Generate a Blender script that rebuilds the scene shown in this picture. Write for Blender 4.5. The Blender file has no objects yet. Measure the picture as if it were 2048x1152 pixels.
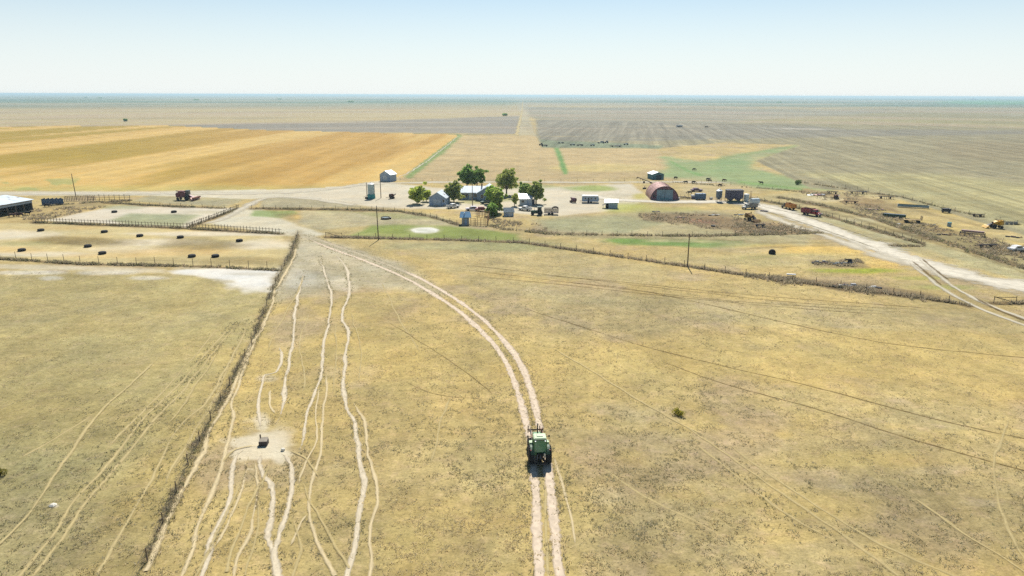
import bpy, bmesh, math, random
import numpy as np
from mathutils import Vector, Matrix
PI = math.pi
S = bpy.context.scene
COL = S.collection
random.seed(7)

# ------------------------------------------------------------------ camera
FP, CAMH = 1365.3, 36.0                      # focal length in photo pixels, camera height in metres
PITCH, ROLL = math.atan(386 / FP), 0.0035
fv = np.array([0, math.cos(PITCH), -math.sin(PITCH)])
r0 = np.array([1, 0, 0.0]); u0 = np.cross(r0, fv)
rv = r0 * math.cos(ROLL) + u0 * math.sin(ROLL)
uv = u0 * math.cos(ROLL) - r0 * math.sin(ROLL)
cam = bpy.data.cameras.new('camera'); camo = bpy.data.objects.new('camera', cam); COL.objects.link(camo)
camo.matrix_world = Matrix(((rv[0], uv[0], -fv[0], 0), (rv[1], uv[1], -fv[1], 0), (rv[2], uv[2], -fv[2], CAMH), (0, 0, 0, 1)))
cam.sensor_fit = 'HORIZONTAL'; cam.sensor_width = 36; cam.lens = 36 * FP / 2048
cam.clip_start = 0.5; cam.clip_end = 200000
S.camera = camo

# ------------------------------------------------------------------ light
SUN_EL, SUN_AZ = 48.0, 5.0                   # ahead of the camera, a little to the right
W = bpy.data.worlds.new('World'); S.world = W; W.use_nodes = True
nt = W.node_tree; nt.nodes.clear()
sky = nt.nodes.new('ShaderNodeTexSky'); sky.sky_type = 'NISHITA'; sky.sun_disc = False
sky.sun_elevation = math.radians(SUN_EL); sky.sun_rotation = math.radians(SUN_AZ)
sky.altitude = 1000; sky.air_density = 1.0; sky.dust_density = 0.3; sky.ozone_density = 1.2
bg = nt.nodes.new('ShaderNodeBackground'); bg.inputs[1].default_value = 0.066
wo = nt.nodes.new('ShaderNodeOutputWorld')
# dusty air whitens the sky all round the horizon
gm = nt.nodes.new('ShaderNodeNewGeometry'); sx = nt.nodes.new('ShaderNodeSeparateXYZ'); nt.links.new(gm.outputs['Incoming'], sx.inputs[0])
mr = nt.nodes.new('ShaderNodeMapRange'); mr.interpolation_type = 'SMOOTHSTEP'
mr.inputs[1].default_value = -0.23; mr.inputs[2].default_value = 0.02; mr.inputs[3].default_value = 0.0; mr.inputs[4].default_value = 0.92
nt.links.new(sx.outputs[2], mr.inputs[0])
mxs = nt.nodes.new('ShaderNodeMixRGB'); mxs.inputs[2].default_value = (9.4, 9.75, 9.75, 1)
tint = nt.nodes.new('ShaderNodeMixRGB'); tint.blend_type = 'MULTIPLY'; tint.inputs[0].default_value = 1; tint.inputs[2].default_value = (0.90, 1.03, 1.03, 1)
nt.links.new(sky.outputs[0], tint.inputs[1]); nt.links.new(mr.outputs[0], mxs.inputs[0]); nt.links.new(tint.outputs[0], mxs.inputs[1])
nt.links.new(mxs.outputs[0], bg.inputs[0]); nt.links.new(bg.outputs[0], wo.inputs[0])
sl = bpy.data.lights.new('sun', 'SUN'); slo = bpy.data.objects.new('sun', sl); COL.objects.link(slo)
sl.energy = 5.0; sl.angle = math.radians(0.53); sl.color = (1.0, 0.955, 0.88)
sd = Vector((math.sin(math.radians(SUN_AZ)) * math.cos(math.radians(SUN_EL)), math.cos(math.radians(SUN_AZ)) * math.cos(math.radians(SUN_EL)), math.sin(math.radians(SUN_EL))))
slo.rotation_euler = sd.to_track_quat('Z', 'Y').to_euler()
S.view_settings.view_transform = 'Standard'; S.view_settings.look = 'None'
S.view_settings.exposure = 0.55; S.view_settings.gamma = 1; S.view_settings.use_curve_mapping = False
S.render.engine = 'CYCLES'
S.cycles.max_bounces = 6; S.cycles.diffuse_bounces = 4; S.cycles.glossy_bounces = 2
S.cycles.transparent_max_bounces = 16; S.cycles.transmission_bounces = 3
S.cycles.use_denoising = False
KALB = 1.45

# ------------------------------------------------------------------ placing
def G(x, y, z=0.0):
    d = fv * FP + rv * (x - 1024) + uv * (576 - y)
    t = (z - CAMH) / d[2]
    return Vector((d[0] * t, d[1] * t, z))
def PX(P):
    q = P - np.array([0, 0, CAMH]); zc = q @ fv
    zs = np.where(zc > 1, zc, 1)
    return np.where(zc > 1, 1024 + FP * (q @ rv) / zs, -9999), np.where(zc > 1, 576 - FP * (q @ uv) / zs, 9999)

# ------------------------------------------------------------------ colour and noise
def lin(c):
    c = np.asarray(c, float) / 255
    return np.where(c <= 0.04045, c / 12.92, ((c + 0.055) / 1.055) ** 2.4)
def alb(*c):
    return lin(c) / KALB
def hsh(i, j, s):
    n = (i.astype(np.int64) * 374761393 + j.astype(np.int64) * 668265263 + s * 974634541) & 0x7fffffff
    n = ((n ^ (n >> 13)) * 1274126177) & 0x7fffffff
    return ((n ^ (n >> 16)) & 0xffff) / 65535.0
def vn(x, y, s=0):
    i = np.floor(x); j = np.floor(y); a = x - i; b = y - j
    a = a * a * (3 - 2 * a); b = b * b * (3 - 2 * b)
    return (hsh(i, j, s) * (1 - a) + hsh(i + 1, j, s) * a) * (1 - b) + (hsh(i, j + 1, s) * (1 - a) + hsh(i + 1, j + 1, s) * a) * b
def fbm(x, y, s=0, o=4):
    t = 0; w = 0.5; tot = 0
    for k in range(o):
        t = t + w * vn(x * 2 ** k + 17.3 * k, y * 2 ** k - 9.1 * k, s + k); tot += w; w *= 0.5
    return t / tot
def sst(e0, e1, x):
    t = np.clip((x - e0) / (e1 - e0), 0, 1); return t * t * (3 - 2 * t)

# ------------------------------------------------------------------ materials
def newmat(name):
    m = bpy.data.materials.new(name); m.use_nodes = True
    n = m.node_tree; b = n.nodes['Principled BSDF']; return m, n, b
def M(name, rgb, rough=0.6, metal=0.0, var=0.25, scale=2.0, srgb=True, spec=0.4, rust=0.0):
    """paint, metal, wood...: base colour broken up by grime (noise in object space)"""
    m, n, b = newmat(name)
    c = lin(rgb) if srgb else np.array(rgb)
    tc = n.nodes.new('ShaderNodeTexCoord'); nz = n.nodes.new('ShaderNodeTexNoise')
    nz.inputs['Scale'].default_value = scale; nz.inputs['Detail'].default_value = 5
    n.links.new(tc.outputs['Object'], nz.inputs['Vector'])
    rp = n.nodes.new('ShaderNodeValToRGB')
    d = c * (1 - var); l = np.clip(c * (1 + var * 0.6), 0, 0.9)
    rp.color_ramp.elements[0].position = 0.3; rp.color_ramp.elements[1].position = 0.7
    rp.color_ramp.elements[0].color = (*d, 1); rp.color_ramp.elements[1].color = (*l, 1)
    n.links.new(nz.outputs['Fac'], rp.inputs[0])
    out = rp.outputs[0]
    if rust > 0:
        n2 = n.nodes.new('ShaderNodeTexNoise'); n2.inputs['Scale'].default_value = scale * 0.7; n2.inputs['Detail'].default_value = 8
        n.links.new(tc.outputs['Object'], n2.inputs['Vector'])
        r2 = n.nodes.new('ShaderNodeValToRGB'); r2.color_ramp.elements[0].position = 0.62 - 0.3 * rust; r2.color_ramp.elements[1].position = 0.72 - 0.2 * rust
        n.links.new(n2.outputs['Fac'], r2.inputs[0])
        mx = n.nodes.new('ShaderNodeMixRGB'); mx.inputs[2].default_value = (0.16, 0.075, 0.04, 1)
        n.links.new(r2.outputs[0], mx.inputs[0]); n.links.new(out, mx.inputs[1]); out = mx.outputs[0]
    n.links.new(out, b.inputs['Base Color'])
    b.inputs['Roughness'].default_value = rough; b.inputs['Metallic'].default_value = metal
    b.inputs['Specular IOR Level'].default_value = spec
    return m
def attr_mat(name, rough=0.9, noise=0.35, scale=6):
    m, n, b = newmat(name)
    a = n.nodes.new('ShaderNodeVertexColor'); a.layer_name = 'paint'
    n.links.new(a.outputs[0], b.inputs['Base Color']); b.inputs['Roughness'].default_value = rough
    b.inputs['Specular IOR Level'].default_value = 0.15
    t = n.nodes.new('ShaderNodeBsdfTranslucent'); n.links.new(a.outputs[0], t.inputs[0])
    x = n.nodes.new('ShaderNodeMixShader'); x.inputs[0].default_value = 0.5
    n.links.new(b.outputs[0], x.inputs[1]); n.links.new(t.outputs[0], x.inputs[2]); n.links.new(x.outputs[0], n.nodes['Material Output'].inputs[0])
    return m

def ground_material(name, rows=None, amp=0.0, period=14.0, wob=1.0):
    """bare soil and short dry grass: vertex colours say which soil grows what, noise gives clumps and grain"""
    m, n, b = newmat(name); N = n.nodes; L = n.links
    geo = N.new('ShaderNodeNewGeometry')
    at = N.new('ShaderNodeVertexColor'); at.layer_name = 'paint'
    ar = N.new('ShaderNodeAttribute'); ar.attribute_name = 'rough'
    def noise(scale, detail, rough=0.6, vec=None):
        q = N.new('ShaderNodeTexNoise'); q.inputs['Scale'].default_value = scale; q.inputs['Detail'].default_value = detail
        q.inputs['Roughness'].default_value = rough
        L.new(vec or geo.outputs['Position'], q.inputs['Vector']); return q
    def rng(v, a, bb, c, d):
        q = N.new('ShaderNodeMapRange'); q.inputs[1].default_value = a; q.inputs[2].default_value = bb
        q.inputs[3].default_value = c; q.inputs[4].default_value = d; L.new(v, q.inputs[0]); return q.outputs[0]
    def math_(op, a, bb):
        q = N.new('ShaderNodeMath'); q.operation = op
        for i, v in enumerate((a, bb)):
            if isinstance(v, (int, float)): q.inputs[i].default_value = v
            else: L.new(v, q.inputs[i])
        return q.outputs[0]
    def mix(fac, c1, c2, t='MIX'):
        q = N.new('ShaderNodeMixRGB'); q.blend_type = t
        for i, v in enumerate((fac, c1, c2)):
            if isinstance(v, (int, float)): q.inputs[i].default_value = v
            elif isinstance(v, tuple): q.inputs[i].default_value = (*v, 1)
            else: L.new(v, q.inputs[i])
        return q.outputs[0]
    base = at.outputs[0]; rough = ar.outputs['Fac']
    # metres-wide patches lean to straw or to grey-olive
    p = rng(noise(0.09, 6, 0.65).outputs['Fac'], 0.36, 0.64, 0, 1)
    warm = mix(1.0, base, (1.06, 1.015, 0.94), 'MULTIPLY'); cool = mix(1.0, base, (0.945, 0.96, 0.965), 'MULTIPLY')
    c = mix(p, cool, warm)
    # mottling a few metres and tens of metres across, the way trampled and ungrazed grass alternate
    k1 = rng(noise(0.16, 4, 0.7).outputs['Fac'], 0.3, 0.7, 0.80, 1.18); k2 = rng(noise(0.030, 5, 0.72).outputs['Fac'], 0.34, 0.66, 0.86, 1.13)
    k3 = rng(noise(0.7, 4, 0.7).outputs['Fac'], 0.3, 0.7, 0.84, 1.15)
    k4 = rng(noise(2.6, 5, 0.85).outputs['Fac'], 0.3, 0.7, 0.74, 1.24); k5 = rng(noise(0.065, 4, 0.7).outputs['Fac'], 0.34, 0.66, 0.88, 1.11)
    kk = math_('MULTIPLY', math_('MULTIPLY', math_('MULTIPLY', k1, k2), k3), math_('MULTIPLY', k4, k5))
    kk = math_('ADD', math_('MULTIPLY', math_('SUBTRACT', kk, 1.0), math_('ADD', math_('MULTIPLY', rough, 0.8), 0.3)), 1.0)
    ck = N.new('ShaderNodeCombineXYZ'); [L.new(kk, ck.inputs[i]) for i in range(3)]
    c = mix(1.0, c, ck.outputs[0], 'MULTIPLY')
    # pinkish grey soil showing between the tussocks
    sp = rng(noise(0.55, 5, 0.75).outputs['Fac'], 0.50, 0.66, 0, 1); soil = mix(1.0, c, (1.02, 0.97, 1.16), 'MULTIPLY')
    c = mix(math_('MULTIPLY', math_('MULTIPLY', sp, rough), 0.8), c, soil)
    # clumps of grass, half a metre and smaller
    g1 = rng(noise(1.1, 6, 0.7).outputs['Fac'], 0.33, 0.68, 0.0, 1.0)
    dark = math_('MULTIPLY', math_('SUBTRACT', 1.0, g1), rough)
    c = mix(math_('MULTIPLY', dark, 0.42), c, mix(1.0, c, (0.46, 0.47, 0.45), 'MULTIPLY'))
    g2 = rng(noise(4.5, 3, 0.6).outputs['Fac'], 0.52, 0.66, 0, 1)
    c = mix(math_('MULTIPLY', math_('MULTIPLY', g2, rough), 0.4), c, mix(1.0, c, (0.36, 0.37, 0.36), 'MULTIPLY'))
    g3 = rng(noise(3.1, 3, 0.6).outputs['Fac'], 0.60, 0.72, 0, 1)
    c = mix(math_('MULTIPLY', g3, 0.35), c, mix(1.0, c, (1.35, 1.33, 1.32), 'MULTIPLY'))
    if rows is not None:
        # rows left by the drill and the combine: stripes across the direction of travel
        mp = N.new('ShaderNodeMapping'); mp.inputs['Rotation'].default_value = (0, 0, -math.atan2(rows[1], rows[0]))
        mp.vector_type = 'POINT'; L.new(geo.outputs['Position'], mp.inputs[0])
        m2 = N.new('ShaderNodeMapping'); m2.inputs['Scale'].default_value = (0.0025 * wob, 1 / period, 1); L.new(mp.outputs[0], m2.inputs[0])
        s1 = rng(noise(1.0, 3, 0.5, m2.outputs[0]).outputs['Fac'], 0.36, 0.64, 1 - amp, 1 + amp)
        m3 = N.new('ShaderNodeMapping'); m3.inputs['Scale'].default_value = (0.012, 2.6 / period, 1); L.new(mp.outputs[0], m3.inputs[0])
        s2 = rng(noise(1.0, 3, 0.5, m3.outputs[0]).outputs['Fac'], 0.36, 0.64, 1 - amp * 0.7, 1 + amp * 0.7)
        s = math_('MULTIPLY', s1, s2)
        cb = N.new('ShaderNodeCombineXYZ'); L.new(s, cb.inputs[0]); L.new(s, cb.inputs[1]); L.new(s, cb.inputs[2])
        c = mix(1.0, c, cb.outputs[0], 'MULTIPLY')
    L.new(c, b.inputs['Base Color']); b.inputs['Roughness'].default_value = 0.95; b.inputs['Specular IOR Level'].default_value = 0.1
    bp = N.new('ShaderNodeBump'); bp.inputs['Strength'].default_value = 0.7; bp.inputs['Distance'].default_value = 0.12
    L.new(noise(2.2, 5, 0.7).outputs['Fac'], bp.inputs['Height']); L.new(bp.outputs[0], b.inputs['Normal'])
    return m

def track_material(name, rgb, edge=0.35, alpha=1.0, sc=1.5):
    """worn soil of a path: its edge is frayed by noise where grass grows back"""
    m, n, b = newmat(name); N = n.nodes; L = n.links
    geo = N.new('ShaderNodeNewGeometry'); at = N.new('ShaderNodeAttribute'); at.attribute_name = 'edge'
    q = N.new('ShaderNodeTexNoise'); q.inputs['Scale'].default_value = sc; q.inputs['Detail'].default_value = 5; L.new(geo.outputs['Position'], q.inputs['Vector'])
    q2 = N.new('ShaderNodeTexNoise'); q2.inputs['Scale'].default_value = 0.12; q2.inputs['Detail'].default_value = 4; L.new(geo.outputs['Position'], q2.inputs['Vector'])
    c = alb(*rgb)
    rp = N.new('ShaderNodeValToRGB'); rp.color_ramp.elements[0].color = (*(c * 0.84), 1); rp.color_ramp.elements[1].color = (*(c * 1.14), 1)
    rp.color_ramp.elements[0].position = 0.35; rp.color_ramp.elements[1].position = 0.65
    L.new(q.outputs['Fac'], rp.inputs[0]); L.new(rp.outputs[0], b.inputs['Base Color'])
    b.inputs['Roughness'].default_value = 0.95; b.inputs['Specular IOR Level'].default_value = 0.1
    def math_(op, a, bb):
        k = N.new('ShaderNodeMath'); k.operation = op
        for i, v in enumerate((a, bb)):
            if isinstance(v, (int, float)): k.inputs[i].default_value = v
            else: L.new(v, k.inputs[i])
        return k.outputs[0]
    e = math_('ADD', at.outputs['Fac'], math_('MULTIPLY', math_('SUBTRACT', q.outputs['Fac'], 0.5), 1.3))
    e = math_('ADD', e, math_('MULTIPLY', math_('SUBTRACT', q2.outputs['Fac'], 0.5), 1.1))
    r = N.new('ShaderNodeMapRange'); r.inputs[1].default_value = 1.0; r.inputs[2].default_value = 1.0 - edge * 2
    r.inputs[3].default_value = 0; r.inputs[4].default_value = alpha; r.interpolation_type = 'SMOOTHSTEP'
    L.new(e, r.inputs[0]); L.new(r.outputs[0], b.inputs['Alpha'])
    return m

# ------------------------------------------------------------------ mesh helpers
def npmesh(name, co, faces, k, mat, col=None, extra=None, smooth=False):
    """co (n,3), faces (m,k) -> mesh"""
    me = bpy.data.meshes.new(name)
    co = np.ascontiguousarray(co, np.float32); f = np.ascontiguousarray(faces, np.int32)
    me.vertices.add(len(co)); me.vertices.foreach_set('co', co.ravel())
    me.loops.add(f.size); me.loops.foreach_set('vertex_index', f.ravel())
    me.polygons.add(len(f)); me.polygons.foreach_set('loop_start', np.arange(0, f.size, k, dtype=np.int32))
    if smooth: me.polygons.foreach_set('use_smooth', np.ones(len(f), bool))
    if col is not None:
        a = me.color_attributes.new('paint', 'FLOAT_COLOR', 'POINT')
        a.data.foreach_set('color', np.concatenate([col, np.ones((len(col), 1))], 1).astype(np.float32).ravel())
    for nm, v in (extra or {}).items():
        a = me.attributes.new(nm, 'FLOAT', 'POINT'); a.data.foreach_set('value', v.astype(np.float32))
    me.update(calc_edges=True); me.validate()
    if mat: me.materials.append(mat)
    o = bpy.data.objects.new(name, me); COL.objects.link(o); return o
def structure(o): o['kind'] = 'structure'; return o
def stuff(o, label=None, cat=None):
    o['kind'] = 'stuff'
    if label: o['label'] = label; o['category'] = cat
    return o

class MB:
    def __init__(s): s.v = []; s.f = []
    def add(s, v, f):
        k = len(s.v); s.v += [tuple(q) for q in v]; s.f += [tuple(k + i for i in q) for q in f]; return s
def B(cx, cy, z0, sx, sy, sz, rz=0.0, tx=1.0, ty=1.0, rx=0.0):
    """box on z0; tx, ty scale its top"""
    v = []
    for z, a, b in ((0, 1, 1), (sz, tx, ty)):
        for i, j in ((-1, -1), (1, -1), (1, 1), (-1, 1)):
            v.append(Vector((i * sx / 2 * a, j * sy / 2 * b, z)))
    R = Matrix.Rotation(rz, 4, 'Z') @ Matrix.Rotation(rx, 4, 'X')
    v = [Vector((cx, cy, z0)) + R @ q for q in v]
    return v, [(3, 2, 1, 0), (4, 5, 6, 7), (0, 1, 5, 4), (1, 2, 6, 5), (2, 3, 7, 6), (3, 0, 4, 7)]
def C(p0, p1, ra, rb=None, n=10):
    p0 = Vector(p0); p1 = Vector(p1); rb = ra if rb is None else rb
    d = (p1 - p0).normalized(); a = d.orthogonal().normalized(); b = d.cross(a)
    v = []
    for p, r in ((p0, ra), (p1, rb)):
        for i in range(n):
            t = 2 * PI * i / n; v.append(p + (a * math.cos(t) + b * math.sin(t)) * r)
    f = [(i, (i + 1) % n, n + (i + 1) % n, n + i) for i in range(n)]
    f += [tuple(range(n - 1, -1, -1)), tuple(range(n, 2 * n))]
    return v, f
def PR(poly, axis, a, b):
    """polygon extruded along an axis: poly (y,z) for x, (x,z) for y, (x,y) for z"""
    def w(p, t): return {'x': (t, p[0], p[1]), 'y': (p[0], t, p[1]), 'z': (p[0], p[1], t)}[axis]
    n = len(poly); v = [w(p, a) for p in poly] + [w(p, b) for p in poly]
    f = [(i, (i + 1) % n, n + (i + 1) % n, n + i) for i in range(n)] + [tuple(range(n - 1, -1, -1)), tuple(range(n, 2 * n))]
    return v, f
def LA(prof, n=16, c=(0, 0, 0), axis='z'):
    """lathe of (r, h) pairs"""
    v = []; f = []
    for r, h in prof:
        for i in range(n):
            t = 2 * PI * i / n; x, y = r * math.cos(t), r * math.sin(t)
            q = (x, y, h) if axis == 'z' else ((h, x, y) if axis == 'x' else (x, h, y))
            v.append((q[0] + c[0], q[1] + c[1], q[2] + c[2]))
    m = len(prof)
    for k in range(m - 1):
        for i in range(n): f.append((k * n + i, k * n + (i + 1) % n, (k + 1) * n + (i + 1) % n, (k + 1) * n + i))
    f.append(tuple(range(n - 1, -1, -1))); f.append(tuple(range((m - 1) * n, m * n)))
    return v, f
def SHEET(a, b, c, d, t=0.06):
    """thin slab on four corners, thickness downwards"""
    a, b, c, d = map(Vector, (a, b, c, d)); nrm = (b - a).cross(d - a).normalized() * t
    if nrm.z < 0: nrm = -nrm
    v = [a, b, c, d, a - nrm, b - nrm, c - nrm, d - nrm]
    return v, [(0, 1, 2, 3), (7, 6, 5, 4), (0, 4, 5, 1), (1, 5, 6, 2), (2, 6, 7, 3), (3, 7, 4, 0)]
def mesh(name, mat, prims, smooth=False, bevel=0):
    me = bpy.data.meshes.new(name); bm = bmesh.new()
    for v, f in prims:
        vs = [bm.verts.new(q) for q in v]
        for q in f:
            try: bm.faces.new([vs[i] for i in q])
            except ValueError: pass
    bmesh.ops.recalc_face_normals(bm, faces=bm.faces)
    if bevel: bmesh.ops.bevel(bm, geom=[e for e in bm.edges if len(e.link_faces) == 2 and e.calc_face_angle(0) > 0.6], offset=bevel, segments=2, affect='EDGES', clamp_overlap=True)
    if smooth:
        for q in bm.faces: q.smooth = True
    bm.to_mesh(me); bm.free(); me.materials.append(mat)
    if smooth: me.set_sharp_from_angle(angle=0.7)
    return me
def part(parent, name, mat, *prims, label=None, kind=None, smooth=False, bevel=0, loc=None, me=None):
    me = me or mesh(name, mat, prims, smooth, bevel)
    o = bpy.data.objects.new(name, me); COL.objects.link(o)
    if parent: o.parent = parent
    if loc: o.location = loc
    if label: o['label'] = label
    if kind: o['kind'] = kind
    return o
def tag(o, label, cat, group=None):
    o['label'] = label; o['category'] = cat
    if group: o['group'] = group
    return o
def thing(name, label, cat, loc, rz=0.0, group=None):
    o = bpy.data.objects.new(name, None); COL.objects.link(o); o.empty_display_size = 0.3
    o.location = loc; o.rotation_euler = (0, 0, rz)
    return tag(o, label, cat, group)
def dup(o, loc, rz, label, group=None):
    c = o.copy(); COL.objects.link(c); c.location = loc; c.rotation_euler = (0, 0, rz); c['label'] = label
    if group: c['group'] = group
    for ch in o.children:
        d = ch.copy(); COL.objects.link(d); d.parent = c
        for g in ch.children:
            e = g.copy(); COL.objects.link(e); e.parent = d
    return c
def aim(a, b):
    """rotation about z that turns local +x from a to b"""
    d = Vector(b) - Vector(a); return math.atan2(d.y, d.x)
# ------------------------------------------------------------------ the land
def make_land():
    th = np.concatenate([np.linspace(math.radians(80), math.radians(44), 18, endpoint=False),
                         np.arange(math.radians(44), math.radians(0.5), -0.00125),
                         np.geomspace(math.radians(0.5), math.atan(CAMH / 60000), 26)])
    rr = CAMH / np.tan(th); rr = np.concatenate([[0.5], rr])
    az = np.concatenate([np.linspace(-PI, math.radians(-50), 40, endpoint=False),
                         np.arange(math.radians(-50), math.radians(50), 0.0024),
                         np.linspace(math.radians(50), PI, 41)])
    A, R = np.meshgrid(az, rr)
    nr, na = A.shape
    co = np.stack([R * np.sin(A), R * np.cos(A), np.zeros_like(A)], -1).reshape(-1, 3)
    x, y = PX(co)
    r = np.hypot(co[:, 0], co[:, 1])
    behind = y > 1500
    # behind and beside the view the pasture simply goes on: give it coordinates that paint as pasture
    nx, ny = x, y
    col = np.tile(alb(204, 182, 122), (len(co), 1)); rough = np.full(len(co), 0.9)
    wx, wy = co[:, 0], co[:, 1]
    N0 = fbm(wx / 45, wy / 45, 3); N1 = fbm(wx / 12, wy / 12, 11); N2 = fbm(wx / 3, wy / 3, 23, 3)
    NP = fbm(x / 60, y / 14, 31)                                            # streaky, follows the lie of the land as seen far off
    def put(mask, c, rg=None):
        nonlocal col, rough
        mask = np.clip(mask, 0, 1); k = mask[:, None]
        col = col * (1 - k) + alb(*c) * k
        if rg is not None: rough = rough * (1 - mask) + rg * mask
    def dist_poly(pts, ya):
        d = np.full(len(x), 1e9); ins = np.zeros(len(x), bool)
        px_, py_ = x, y * ya
        q = [(a, b * ya) for a, b in pts]
        for (ax, ay), (bx, by) in zip(q, q[1:] + q[:1]):
            ex, ey = bx - ax, by - ay
            t = np.clip(((px_ - ax) * ex + (py_ - ay) * ey) / (ex * ex + ey * ey + 1e-9), 0, 1)
            d = np.minimum(d, np.hypot(px_ - ax - t * ex, py_ - ay - t * ey))
            if by != ay:
                ins ^= ((ay > py_) != (by > py_)) & (px_ < ex * (py_ - ay) / (by - ay) + ax)
        return np.where(ins, d, -d)
    def poly(pts, c, fe=10, op=1.0, br=0.5, rg=None, ya=3.0, pat=None):
        d = dist_poly(pts, ya) + (NP - 0.5) * fe * 2.5 * br + (N1 - 0.5) * fe * 1.5 * br
        k = sst(-fe, fe, d) * op
        if pat: k = k * sst(pat[1], pat[2], fbm(wx / pat[0], wy / pat[0], int(pts[0][0]) % 97, 4))
        put(k, c, rg)
    def line(pts, w, c, fe=4, op=1.0, br=0.6, rg=None, ya=3.0):
        d = np.full(len(x), 1e9); px_, py_ = x, y * ya
        q = [(a, b * ya) for a, b in pts]
        for (ax, ay), (bx, by) in zip(q, q[1:]):
            ex, ey = bx - ax, by - ay
            t = np.clip(((px_ - ax) * ex + (py_ - ay) * ey) / (ex * ex + ey * ey + 1e-9), 0, 1)
            d = np.minimum(d, np.hypot(px_ - ax - t * ex, py_ - ay - t * ey))
        put(sst(fe, -fe, d - w / 2 + (NP - 0.5) * w * br + (N2 - 0.5) * w * br) * op, c, rg)
    def ell(cx, cy, rx, ry, c, op=1.0, rg=None, br=0.6, soft=0.5):
        d = np.hypot((x - cx) / rx, (y - cy) / ry) + (NP - 0.5) * br * 1.5 + (N1 - 0.5) * br
        put(sst(1 + soft, 1 - soft, d) * op, c, rg)
    # ---- pasture in front
    put(sst(0.42, 0.64, N0) * 0.5, (186, 170, 120), 1.0)
    put(sst(0.5, 0.72, fbm(wx / 22, wy / 22, 77)) * 0.7, (206, 182, 116), 0.75)
    put(sst(0.55, 0.72, fbm(wx / 9, wy / 9, 78)) * 0.55, (190, 170, 138))
    poly([(-3000, 560), (560, 545), (500, 690), (400, 880), (270, 1160), (100, 1600), (-3000, 1600)], (184, 172, 120), 30, 0.8, rg=0.95)
    poly([(500, 690), (440, 690), (150, 1152), (60, 1300), (200, 1300), (280, 1152), (400, 880)], (196, 174, 112), 40, 0.6)
    ell(0, 950, 160, 110, (158, 154, 112), 0.5); ell(150, 830, 260, 60, (178, 164, 110), 0.5)
    for cx, cy, rx, ry, o in ((1850, 990, 280, 110, .8), (1700, 890, 150, 50, .7), (1330, 1060, 190, 70, .7), (1420, 950, 150, 30, .6), (1240, 640, 190, 40, .7), (1070, 605, 150, 28, .6),
                              (1560, 800, 180, 25, .5), (1890, 830, 150, 25, .5), (840, 940, 200, 60, .4), (1180, 880, 200, 40, .45), (960, 1100, 130, 60, .4), (1600, 1130, 200, 40, .6), (90, 1080, 240, 80, .4)):
        ell(cx, cy, rx, ry, (180, 167, 128), o * .62, 1.1)
    for cx, cy, rx, ry, o in ((1720, 920, 170, 22, .8), (1130, 1010, 120, 60, .5), (830, 1090, 60, 30, .5), (1200, 720, 260, 40, .5), (800, 700, 130, 60, .45), (1750, 700, 330, 40, .5), (1650, 1010, 130, 26, .5), (560, 800, 90, 100, .35)):
        ell(cx, cy, rx, ry, (205, 183, 118), o, 0.7)
    for cx, cy, rx, ry in ((1880, 940, 60, 10), (1960, 1005, 40, 8), (1700, 975, 40, 6), (1870, 1040, 40, 7), (1230, 820, 60, 16), (1330, 830, 60, 20), (1215, 990, 40, 16)):
        ell(cx, cy, rx, ry, (204, 190, 158), 0.3)
    poly([(590, 470), (700, 492), (840, 545), (900, 590), (720, 575), (560, 600), (548, 590)], (190, 180, 148), 22, 0.85, rg=0.8)
    poly([(600, 520), (680, 530), (690, 575), (560, 590)], (172, 166, 140), 12, 0.5)
    poly([(760, 480), (1040, 486), (1370, 545), (1300, 570), (900, 540)], (190, 176, 130), 18, 0.6)
    poly([(900, 545), (1300, 590), (1980, 625), (2100, 640), (2100, 670), (1500, 650), (1000, 590)], (186, 174, 130), 16, 0.5)
    ell(1010, 492, 120, 12, (152, 158, 108), 0.65); ell(870, 492, 90, 8, (176, 172, 126), 0.6)
    poly([(596, 472), (690, 494), (790, 530), (740, 545), (660, 530), (600, 545), (570, 560), (585, 510)], (208, 198, 168), 16, 0.7, rg=0.4, br=1)
    for i in range(26):
        ell(610 + (i * 53) % 150 - 40, 500 + (i * 29) % 80, 14 + i % 9, 3 + i % 3, (214, 204, 176) if i % 3 else (166, 156, 122), 0.5)
    # white alkali below the pens
    poly([(352, 541), (420, 536), (556, 540), (548, 570), (536, 582), (505, 580), (480, 574), (440, 560), (400, 552)], (214, 208, 192), 14, 0.85, br=1.6, rg=0.3)
    for i, (tx, ty, tw, tl) in enumerate(((385, 545, 40, 5), (430, 547, 34, 8), (470, 556, 24, 17), (500, 560, 20, 20), (520, 562, 16, 22), (540, 560, 14, 20), (450, 550, 30, 9), (410, 542, 60, 4), (545, 548, 16, 12), (490, 548, 50, 9))):
        ell(tx, ty, tw, tl, (228, 226, 218), 0.8, 0.15, br=1.1, soft=.5)
    ell(500, 548, 40, 3, (196, 186, 160), .5); ell(455, 563, 14, 3, (190, 178, 140), .6)
    ell(590, 560, 40, 18, (206, 202, 186), 0.6, 0.3)
    poly([(-200, 522), (160, 532), (330, 538), (330, 546), (100, 540), (-200, 532)], (214, 204, 176), 8, 0.75, rg=0.3)
    for cx, cy, w in ((100, 557, 22), (200, 546, 40), (300, 556, 40), (60, 545, 60), (250, 545, 30)): ell(cx, cy, w, 4, (226, 220, 200), 0.7)
    # ---- the pens on the left
    poly([(-400, 440), (60, 446), (300, 456), (566, 470), (578, 500), (557, 538), (400, 532), (160, 526), (-400, 515)], (212, 194, 140), 6, 1, rg=0.5)
    for cx, cy, rx, ry, o in ((20, 470, 90, 10, .8), (300, 485, 120, 7, .8), (520, 490, 70, 10, .8), (420, 468, 160, 4, .8), (80, 508, 120, 5, .7), (250, 500, 90, 6, .5)):
        ell(cx, cy, rx, ry, (224, 214, 190), o, 0.2)
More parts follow.
